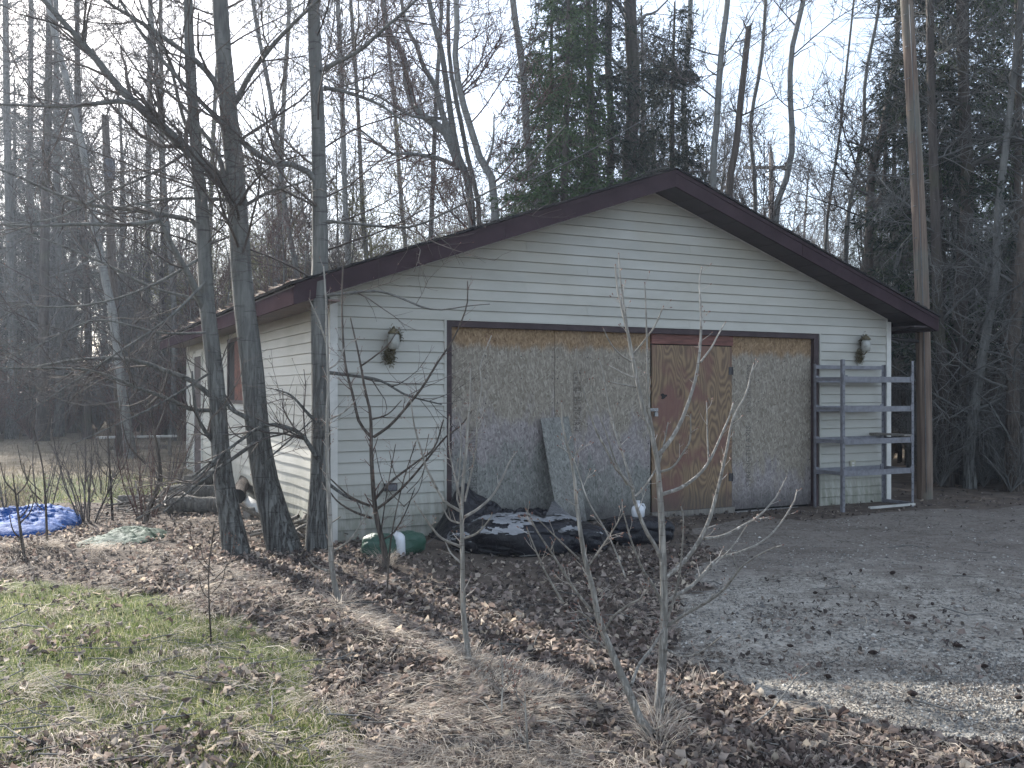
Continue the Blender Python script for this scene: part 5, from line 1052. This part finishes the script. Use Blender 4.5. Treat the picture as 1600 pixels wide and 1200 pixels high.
pa = proto(1, 11, M['twig'], M['bark']); pb_ = proto(2, 12, M['catkin'], M['bark_pale']); pc = proto(3, 12, M['twig_grey'], M['bark_dark'], (30,220,1000)); pd = proto(4, 9, M['twig_red'], M['bark'])
tag(scatter('far_wood', pa, wedge(40, -100, 1900, 45, 90, 1), .8, 1.25, 1), 'distant bare wood behind the garage')
tag(scatter('far_wood', pb_, wedge(34, 210, 800, 34, 70, 2), .55, .85, 2), 'distant wood with pale yellowish catkins left of the roof')
tag(scatter('far_wood', pc, wedge(14, -160, 200, 34, 60, 3), .8, 1.2, 3), 'dense dark wood beyond the yard at left')
tag(scatter('far_wood', pc, wedge(16, 1330, 2100, 22, 50, 4), .5, 1.1, 4), 'dark wood beyond the right end of the garage')
ta = thinproto(11, 8, M['twig'], M['bark']); tb = thinproto(12, 9, M['catkin'], M['bark_pale']); tc = thinproto(13, 8, M['twig_red'], M['bark']); td = thinproto(14, 9, M['twig_grey'], M['bark_dark'])
tag(scatter('thicket', ta, wedge(46, 420, 1500, 24, 42, 21), .7, 1.25, 21), 'mass of fine bare branches behind the garage')
tag(scatter('thicket', tb, wedge(55, 200, 760, 27, 50, 22), .5, .95, 22), 'mass of pale budding saplings left of the roof')
tag(scatter('thicket', tc, wedge(30, 220, 900, 22, 45, 23), .6, 1.0, 23), 'mass of reddish saplings left of the roof')
tag(scatter('thicket', td, wedge(26, -200, 330, 28, 42, 24), .7, 1.2, 24), 'tangle of grey branches in the left wood')
tag(scatter('thicket', td, wedge(16, 1330, 1800, 16, 28, 25), .4, .85, 25), 'tangle of grey branches among the right-hand trunks')
ba = bushproto(1, M['twig_red']); bb_ = bushproto(2, M['twig_grey']); bc_ = bushproto(3, M['twig'])
tag(scatter('undergrowth', ba, wedge(60, -300, 330, 27, 44, 5), .6, 1.3, 5), 'reddish undergrowth along the edge of the left wood')
tag(scatter('undergrowth', bb_, wedge(80, -300, 320, 29, 50, 6), .6, 1.3, 6), 'grey undergrowth under the left wood')
tag(scatter('undergrowth', bc_, wedge(34, 1390, 1800, 15, 30, 7), .5, 1.2, 7), 'tangled undergrowth behind the utility pole')
tag(scatter('undergrowth', bb_, wedge(26, 1440, 1750, 13.4, 17, 8), .3, .7, 8), 'grey brush among the right-hand trunks')

# ------------------------------------------------------------------ haze
hm = bpy.data.materials.new('glare_haze'); hm.use_nodes = True; hn = hm.node_tree; hn.nodes.clear(); pv = hn.nodes.new('ShaderNodeVolumePrincipled'); ho = hn.nodes.new('ShaderNodeOutputMaterial')
pv.inputs['Color'].default_value = (.74,.84,1,1); pv.inputs['Density'].default_value = GLARE_HAZE; pv.inputs['Anisotropy'].default_value = .45; hn.links.new(pv.outputs[0], ho.inputs['Volume'])  # thin volume added to imitate the veiling lens glare over the left wood
hb_ = MB(); hb_.box(-950, 950, -950, 1550, -8, 24); ho_ = link('glare_haze', hb_.mesh('glare_haze', hm)); tag(ho_, kind='stuff')

# ------------------------------------------------------------------ ground cover
def scatter_pts(n_, x0, x1, y0, y1, seed, dens=None, near=True):
    r = R_(seed); y = 1/np.sqrt(r.uniform(1/y1**2, 1/y0**2, n_)) if near else r.uniform(y0,y1,n_); x = r.uniform(x0,x1,n_)
    half = 860/F*y*1.25+.5; x = x*half if near else x
    t, s = tolocal(x, y); ok = ~((t > -.02) & (s > -.02) & (t < W_+.02) & (s < L_)); x, y = x[ok], y[ok]
    if dens is not None: k = r.random(len(x)) < dens(x, y); x, y = x[k], y[k]
    return x, y
def jit(x, y): return x+(fbm(x, y, 2.2, 31)-.47)*.5, y+(fbm(x, y, 2.2, 41)-.47)*.5
def leaves(name, m, n_, y0, y1, seed, dens, s0, s1, label, lift=.0):
    x, y = scatter_pts(n_, -1, 1, y0, y1, seed, dens); r = R_(seed+1); n_ = len(x); z = gz(x, y); sz = r.uniform(s0, s1, n_)
    u = np.array([-.5,-.30,.12,.55]); wv = np.array([.06,.40,.34,.02]); T = np.array([[(u[i]-.06*abs(j)*(i < 2), wv[i]*j, 0) for j in (-1,0,1)] for i in range(4)]).reshape(12,3)
    V = (T[None]*(1+r.normal(0,.10,(n_,12,1))))*sz[:,None,None]; V[:,:,1] *= r.uniform(.65,1.1,n_)[:,None]; curl = r.normal(.0,.9,n_)[:,None]; fold = r.uniform(-.2,1.1,n_)[:,None]
    V[:,:,2] = (T[None,:,0]**2)*curl*sz[:,None]*1.3+np.abs(T[None,:,1])*fold*sz[:,None]+r.normal(0,.07,(n_,12))*sz[:,None]
    a = r.uniform(0,2*np.pi,n_); tx = r.normal(0,.38,n_); ty = r.normal(0,.38,n_)
    ca2,sa2 = np.cos(tx)[:,None],np.sin(tx)[:,None]; Y2 = V[:,:,1]*ca2-V[:,:,2]*sa2; Z2 = V[:,:,1]*sa2+V[:,:,2]*ca2; V[:,:,1],V[:,:,2] = Y2,Z2
    cb,sb_ = np.cos(ty)[:,None],np.sin(ty)[:,None]; X2 = V[:,:,0]*cb+V[:,:,2]*sb_; Z2 = -V[:,:,0]*sb_+V[:,:,2]*cb; V[:,:,0],V[:,:,2] = X2,Z2
    cc,sc2 = np.cos(a)[:,None],np.sin(a)[:,None]; X2 = V[:,:,0]*cc-V[:,:,1]*sc2; Y2 = V[:,:,0]*sc2+V[:,:,1]*cc
    V[:,:,0] = X2+x[:,None]; V[:,:,1] = Y2+y[:,None]; V[:,:,2] = V[:,:,2]-V[:,:,2].min(1)[:,None]*.7+z[:,None]+r.uniform(0,.028,n_)[:,None]+lift
    q = np.array([(0,1,4,3),(1,2,5,4),(3,4,7,6),(4,5,8,7),(6,7,10,9),(7,8,11,10)]); F_ = (np.arange(n_)[:,None,None]*12+q[None]).reshape(-1,4)
    return tag(link(name, mesh_np(name, V.reshape(-1,3), [F_], [m])), label, kind='stuff')
def blades(name, m, x, y, h, wd, lean, seed, label, dirs=None, K=3, flat=0, zj=.02):
    r = R_(seed); n_ = len(x); z = gz(x, y)-.004; a = r.uniform(0,2*np.pi,n_) if dirs is None else dirs; ln = h; d = np.stack([np.cos(a),np.sin(a)],1); le = lean
    P = np.empty((n_,K+1,3)); P[:,0] = np.stack([x,y,z],1); th = r.uniform(.05,.4,n_) if flat == 0 else np.full(n_, flat)+r.normal(0,.12,n_)
    for k in range(1,K+1):
        st = ln/K; P[:,k,0] = P[:,k-1,0]+d[:,0]*np.sin(th)*st; P[:,k,1] = P[:,k-1,1]+d[:,1]*np.sin(th)*st; P[:,k,2] = P[:,k-1,2]+np.cos(th)*st; th = np.minimum(th+le/K, 1.62 if flat == 0 else 1.75)
    P[:,1:,2] = np.maximum(P[:,1:,2], z[:,None]+.006*min(1, zj*80)+r.uniform(0,zj,(n_,1))); b = r.uniform(0,2*np.pi,n_); wv = np.stack([np.cos(b),np.sin(b),np.zeros(n_)],1)*(wd/2)[:,None] if dirs is None else np.stack([-d[:,1],d[:,0],r.normal(0,.5,n_)],1)*(wd/2)[:,None]
    V = np.empty((n_,2*K+1,3)); 
    for k in range(K): f = 1-.25*k/K; V[:,2*k] = P[:,k]-wv*f; V[:,2*k+1] = P[:,k]+wv*f
    V[:,2*K] = P[:,K]; i = np.arange(n_)[:,None]*(2*K+1); q = [i+np.array([[2*k,2*k+1,2*k+3,2*k+2]]) for k in range(K-1)]; t = i+np.array([[2*K-2,2*K-1,2*K]])
    return tag(link(name, mesh_np(name, V.reshape(-1,3), [np.concatenate(q), t], [m])), label, kind='stuff')
def d_lawn(x, y): jx, jy = jit(x, y); return inpoly(jx, jy, lawn)*1.0
def d_drive(x, y): jx, jy = jit(x, y); return inpoly(jx, jy, drive)*1.0
def d_leaf(x, y):
    l, dv = d_lawn(x, y), d_drive(x, y); f = sst(.30,.62, fbm(x, y, 1.1, 61)); t, s = tolocal(x, y); nearw = sst(1.3,.1,-s)*(t > -.5)*(t < W_+1.5)
    b = inpoly(*jit(x, y), band)*1.0; out = (1-l)*(1-dv)*(.35+.65*f)*(1-b*.62*(fbm(x,y,1.9,68) < .50))+l*.07*(.2+1.3*sst(.45,.62,fbm(x, y, 2.2, 67)))+dv*.012*f
    return np.clip(np.maximum(out, nearw*.75*(t > 4.2)), 0, 1)*np.where(y > 11, .5, 1)
def pale(x, y): # the paler leaf cover lies on the open strip, only darker leaves along the wall
    t, s = tolocal(x, y); return sst(.75,.35, sst(-2.6,-.9, s)*sst(-.2,.9,t))
leaves('leaf_litter', M['leaf'], 85000, 3.3, 16, 71, lambda x, y: d_leaf(x, y)*pale(x, y), .022, .056, 'dry curled leaves covering the strip between lawn and driveway')
leaves('leaf_litter', M['leaf_dark'], 95000, 3.3, 14, 73, lambda x, y: d_leaf(x, y), .02, .048, 'dark leaves covering the ground along the garage')
# lawn grass, dead grass
x, y = scatter_pts(180000, -1, .2, 3.2, 9, 81, lambda x, y: d_lawn(x, y)*(.25+.75*sst(.3,.6,fbm(x,y,1.7,91)))); r = R_(82); blades('lawn_grass', M['grass'], x, y, r.uniform(.02,.06,len(x)), r.uniform(.002,.004,len(x)), r.uniform(.3,1.6,len(x)), 83, 'short patchy green grass at the lower left', K=2)
def d_straw(x, y): l, dv = d_lawn(x, y), d_drive(x, y); t, s = tolocal(x, y); b = inpoly(*jit(x, y), band)*1.0; f = fbm(x,y,1.5,95); return (1-dv)*(b*(.12+.88*sst(.42,.5,f))+(1-b)*(1-l)*.10*sst(.5,.6,f)*sst(-1,-2,s)+l*.05)
x, y = scatter_pts(5200, -1, .75, 3.2, 9.5, 84, d_straw); r = R_(85); k = 46; cx = np.repeat(x,k); cy = np.repeat(y,k); n_ = len(cx); aa = 2.4+3.0*(fbm(cx,cy,.5,97)-.47)*4; an = -1.0+2.6*(fbm(cx,cy,.9,97)-.47)*3+np.repeat(r.normal(0,.45,len(x)),k)+r.normal(0,.28,n_); cx = cx+r.normal(0,.06,n_); cy = cy+r.normal(0,.06,n_)
blades('dead_grass', M['straw'], cx, cy, r.uniform(.08,.26,n_), r.uniform(.0014,.003,n_), r.uniform(.8,1.7,n_), 86, 'matted dead straw-coloured grass tufts along the strip', dirs=an, K=3, flat=1.0)
x, y = scatter_pts(36000, -1, .9, 3.2, 12, 87, lambda x, y: (1-d_drive(x,y))*(.35+.4*d_lawn(x,y))); r = R_(88); blades('dead_grass', M['straw'], x, y, r.uniform(.05,.16,len(x)), r.uniform(.0015,.003,len(x)), r.uniform(.4,1.2,len(x)), 89, 'loose dead grass stalks lying on the ground', dirs=r.uniform(0,6.28,len(x)), K=2, flat=1.35)
x, y = scatter_pts(60000, -1, .1, 11, 34, 90, lambda x, y: (x < -2)*((tolocal(x, y)[0] < -2.6)|(y > 15))*(.15+.85*sst(.40,.6,fbm(x,y,.45,99)))); r = R_(92); M['fieldstraw'] = m_rnd('grey_field_grass', [(0,(.10,.09,.06)), (.5,(.19,.165,.12)), (1,(.32,.27,.20))], trans=.3); blades('field_grass', M['fieldstraw'], x, y, r.uniform(.04,.15,len(x)), r.uniform(.004,.009,len(x)), r.uniform(.3,1.4,len(x)), 93, 'rough dry grass of the yard beyond the logs', K=2)
x, y = scatter_pts(16000, -1, .1, 10, 17, 94, lambda x, y: inpoly(x+(fbm(x,y,.8,31)-.47)*2, y+(fbm(x,y,.8,41)-.47)*2, green2)*.9); r = R_(95); blades('field_grass', M['grass'], x, y, r.uniform(.04,.10,len(x)), r.uniform(.004,.008,len(x)), r.uniform(.3,1.4,len(x)), 96, 'greener patch of grass beyond the blue tarp', K=2)
# stones on the driveway
x, y = scatter_pts(46000, -.1, 1, 3.3, 12.5, 97, lambda x, y: d_drive(x, y)*(.25+.75*sst(.35,.6,fbm(x,y,1.4,98)))); r = R_(98); n_ = len(x); sz = r.uniform(.004,.013,n_)*np.where(r.random(n_) < .03, 2, 1)
O = np.array([(1,0,0),(0,1,0),(-1,0,0),(0,-1,0),(0,0,.7),(0,0,-.4)],float)[None]*sz[:,None,None]*r.uniform(.6,1.3,(n_,6,1)); a = r.uniform(0,6.28,n_)[:,None]; Vx = O[:,:,0]*np.cos(a)-O[:,:,1]*np.sin(a)*.8; Vy = O[:,:,0]*np.sin(a)+O[:,:,1]*np.cos(a)*.8
V = np.stack([Vx+x[:,None], Vy+y[:,None], O[:,:,2]+gz(x,y)[:,None]+.002],-1).reshape(-1,3); f = np.array([(0,1,4),(1,2,4),(2,3,4),(3,0,4)]); tag(link('gravel', mesh_np('gravel', V, [(np.arange(n_)[:,None,None]*6+f[None]).reshape(-1,3)], [M['stone']], smooth=False)), 'pale crushed stones scattered over the driveway', kind='stuff')
# dark needles and bits on the driveway
x, y = scatter_pts(110000, -.1, 1, 3.3, 12.5, 110, lambda x, y: d_drive(x, y)*(.12+.88*sst(.44,.56,fbm(x,y,1.1,111)))); r = R_(112); blades('needle_litter', M['leaf_dark'], x, y, r.uniform(.010,.045,len(x)), r.uniform(.0018,.004,len(x)), r.uniform(.2,.6,len(x)), 113, 'dark needles and bits scattered over the driveway', dirs=r.uniform(0,6.28,len(x)), K=2, flat=1.55, zj=.009)
# cones on the driveway
cb = MB(); 
for k in range(9):
    z = k/8; rr2 = .014*math.sin(math.pi*(.12+.8*z)); cb.lathe([(rr2,z*.05),(rr2*1.25,z*.05+.003),(rr2*.6,z*.05+.006)], (0,0,0), 9)
cone = cb.mesh('cone', M['cone'])
cpx = [(1455,946),(1432,966),(1356,1021),(1418,1084),(1352,1140),(1470,1153),(1345,900),(1112,988),(1080,1065),(1300,1060),(1390,905),(1560,930),(1505,905),(1585,1090),(1240,1010),(1200,1090),(1530,1040),(1490,1010),(1270,930)]
cl = ['dark spruce cone on the driveway below the rack','dark cone just left of the cone below the rack','spruce cone in the middle of the driveway','cone on the paler gravel at lower right','cone near the leaves at the bottom of the driveway','cone close to the bottom right corner','cone on the dark band of driveway below the rack','cone at the left edge of the driveway beside the tall sapling','cone at the leaf edge right of the tall sapling','small cone on bare gravel left of centre driveway','cone in shade on the far driveway','cone near the right picture edge, far driveway','cone on the shaded driveway below the utility pole','cone at the right picture edge, near driveway','cone between the tall sapling and the middle of the driveway','cone beside the end of the arching twig','cone right of the paler gravel patch','cone above the paler gravel patch','cone below the door on the far driveway']
for k, ((u, v), l_) in enumerate(zip(cpx, cl)):
    x, y = onground(u, v); r = R_(k+900); o = link('spruce_cone', cone, None, (x, y, float(gz(np.array(x),np.array(y)))+.016), (math.pi/2*.95, 0, r.uniform(0,6.28))); o.scale = (r.uniform(.65,1.0),)*3; tag(o, l_, 'cone', 'spruce cones on the driveway')
# leaves and needles caught on the left eave
r = R_(777); n_ = 420; s_ = r.uniform(-.3, L_, n_); t0 = -EV+np.abs(r.normal(0,.12,n_)); P0 = np.array([toworld(a, b) for a, b in zip(t0, s_)]); P0[:,2] = 2.393+SL*(t0+EV)+.02+r.uniform(0,.02,n_); dd = norm(r.normal(0,1,(n_,3))*np.array([1,1,.25]))*r.uniform(.04,.13,(n_,1)); wv = norm(np.cross(dd, r.normal(0,1,(n_,3))))*.012
V = np.stack([P0, P0+dd*.5+wv, P0+dd, P0+dd*.5-wv],1).reshape(-1,3); V[:,2] = np.maximum(V[:,2], 2.39); tag(link('roof_debris', mesh_np('roof_debris', V, [np.arange(n_)[:,None]*4+np.array([[0,1,2,3]])], [M['leaf']])), 'dry leaves and twigs caught along the left eave', kind='stuff')

# fallen twigs and stalks lying about
r = R_(850); x, y = scatter_pts(900, -1, 1, 3.4, 12, 851, lambda x, y: 1-.85*d_drive(x, y)); n_ = len(x); a = r.uniform(0,6.28,n_); ln = r.uniform(.08,.45,n_); d = np.stack([np.cos(a),np.sin(a),r.normal(0,.12,n_)],1); z = gz(x,y)+r.uniform(.012,.04,n_); P0 = np.stack([x,y,z],1)
P = np.stack([P0-d*(ln/2)[:,None], P0+r.normal(0,.012,(n_,3)), P0+d*(ln*.25)[:,None]+r.normal(0,.012,(n_,3)), P0+d*(ln/2)[:,None]],1); P[:,:,2] = np.maximum(P[:,:,2], gz(P[:,:,0],P[:,:,1])+.01); V, q = tubes(P, r.uniform(.0015,.0045,n_)[:,None]*np.array([[1,.9,.7,.4]]), 4)
tag(link('fallen_twigs', mesh_np('fallen_twigs', V, [q], [M['twig_grey']])), 'thin fallen twigs scattered on leaves and grass', kind='stuff')

leaves('leaf_drifts', M['leaf_dark'], 26000, 3.4, 12.5, 871, lambda x, y: d_drive(x, y)*(sst(.50,.60,fbm(x,y,1.0,873))*.55+.03+.6*sst(9.2,11,y)), .012, .034, 'small dark leaves gathered in drifts on the driveway')

# grass caught round the feet of the saplings
fx = []; 
for (u, v) in ((1028,1116),(1030,1172),(733,1058),(530,960),(602,884),(1026,1150)):
    x0, y0 = onground(u, v); r = R_(int(u)+int(v)); a = r.uniform(0,6.28,170); rad = np.abs(r.normal(.02,.05,170)); fx.append(np.stack([x0+rad*np.cos(a), y0+rad*np.sin(a), a+r.normal(0,.5,170)],1))
fx = np.concatenate(fx); r = R_(881); n_ = len(fx); blades('dead_grass', M['straw'], fx[:,0], fx[:,1], r.uniform(.08,.24,n_), r.uniform(.0014,.003,n_), r.uniform(.8,1.6,n_), 882, 'dead grass caught round the feet of the saplings', dirs=fx[:,2], K=4, flat=.45)
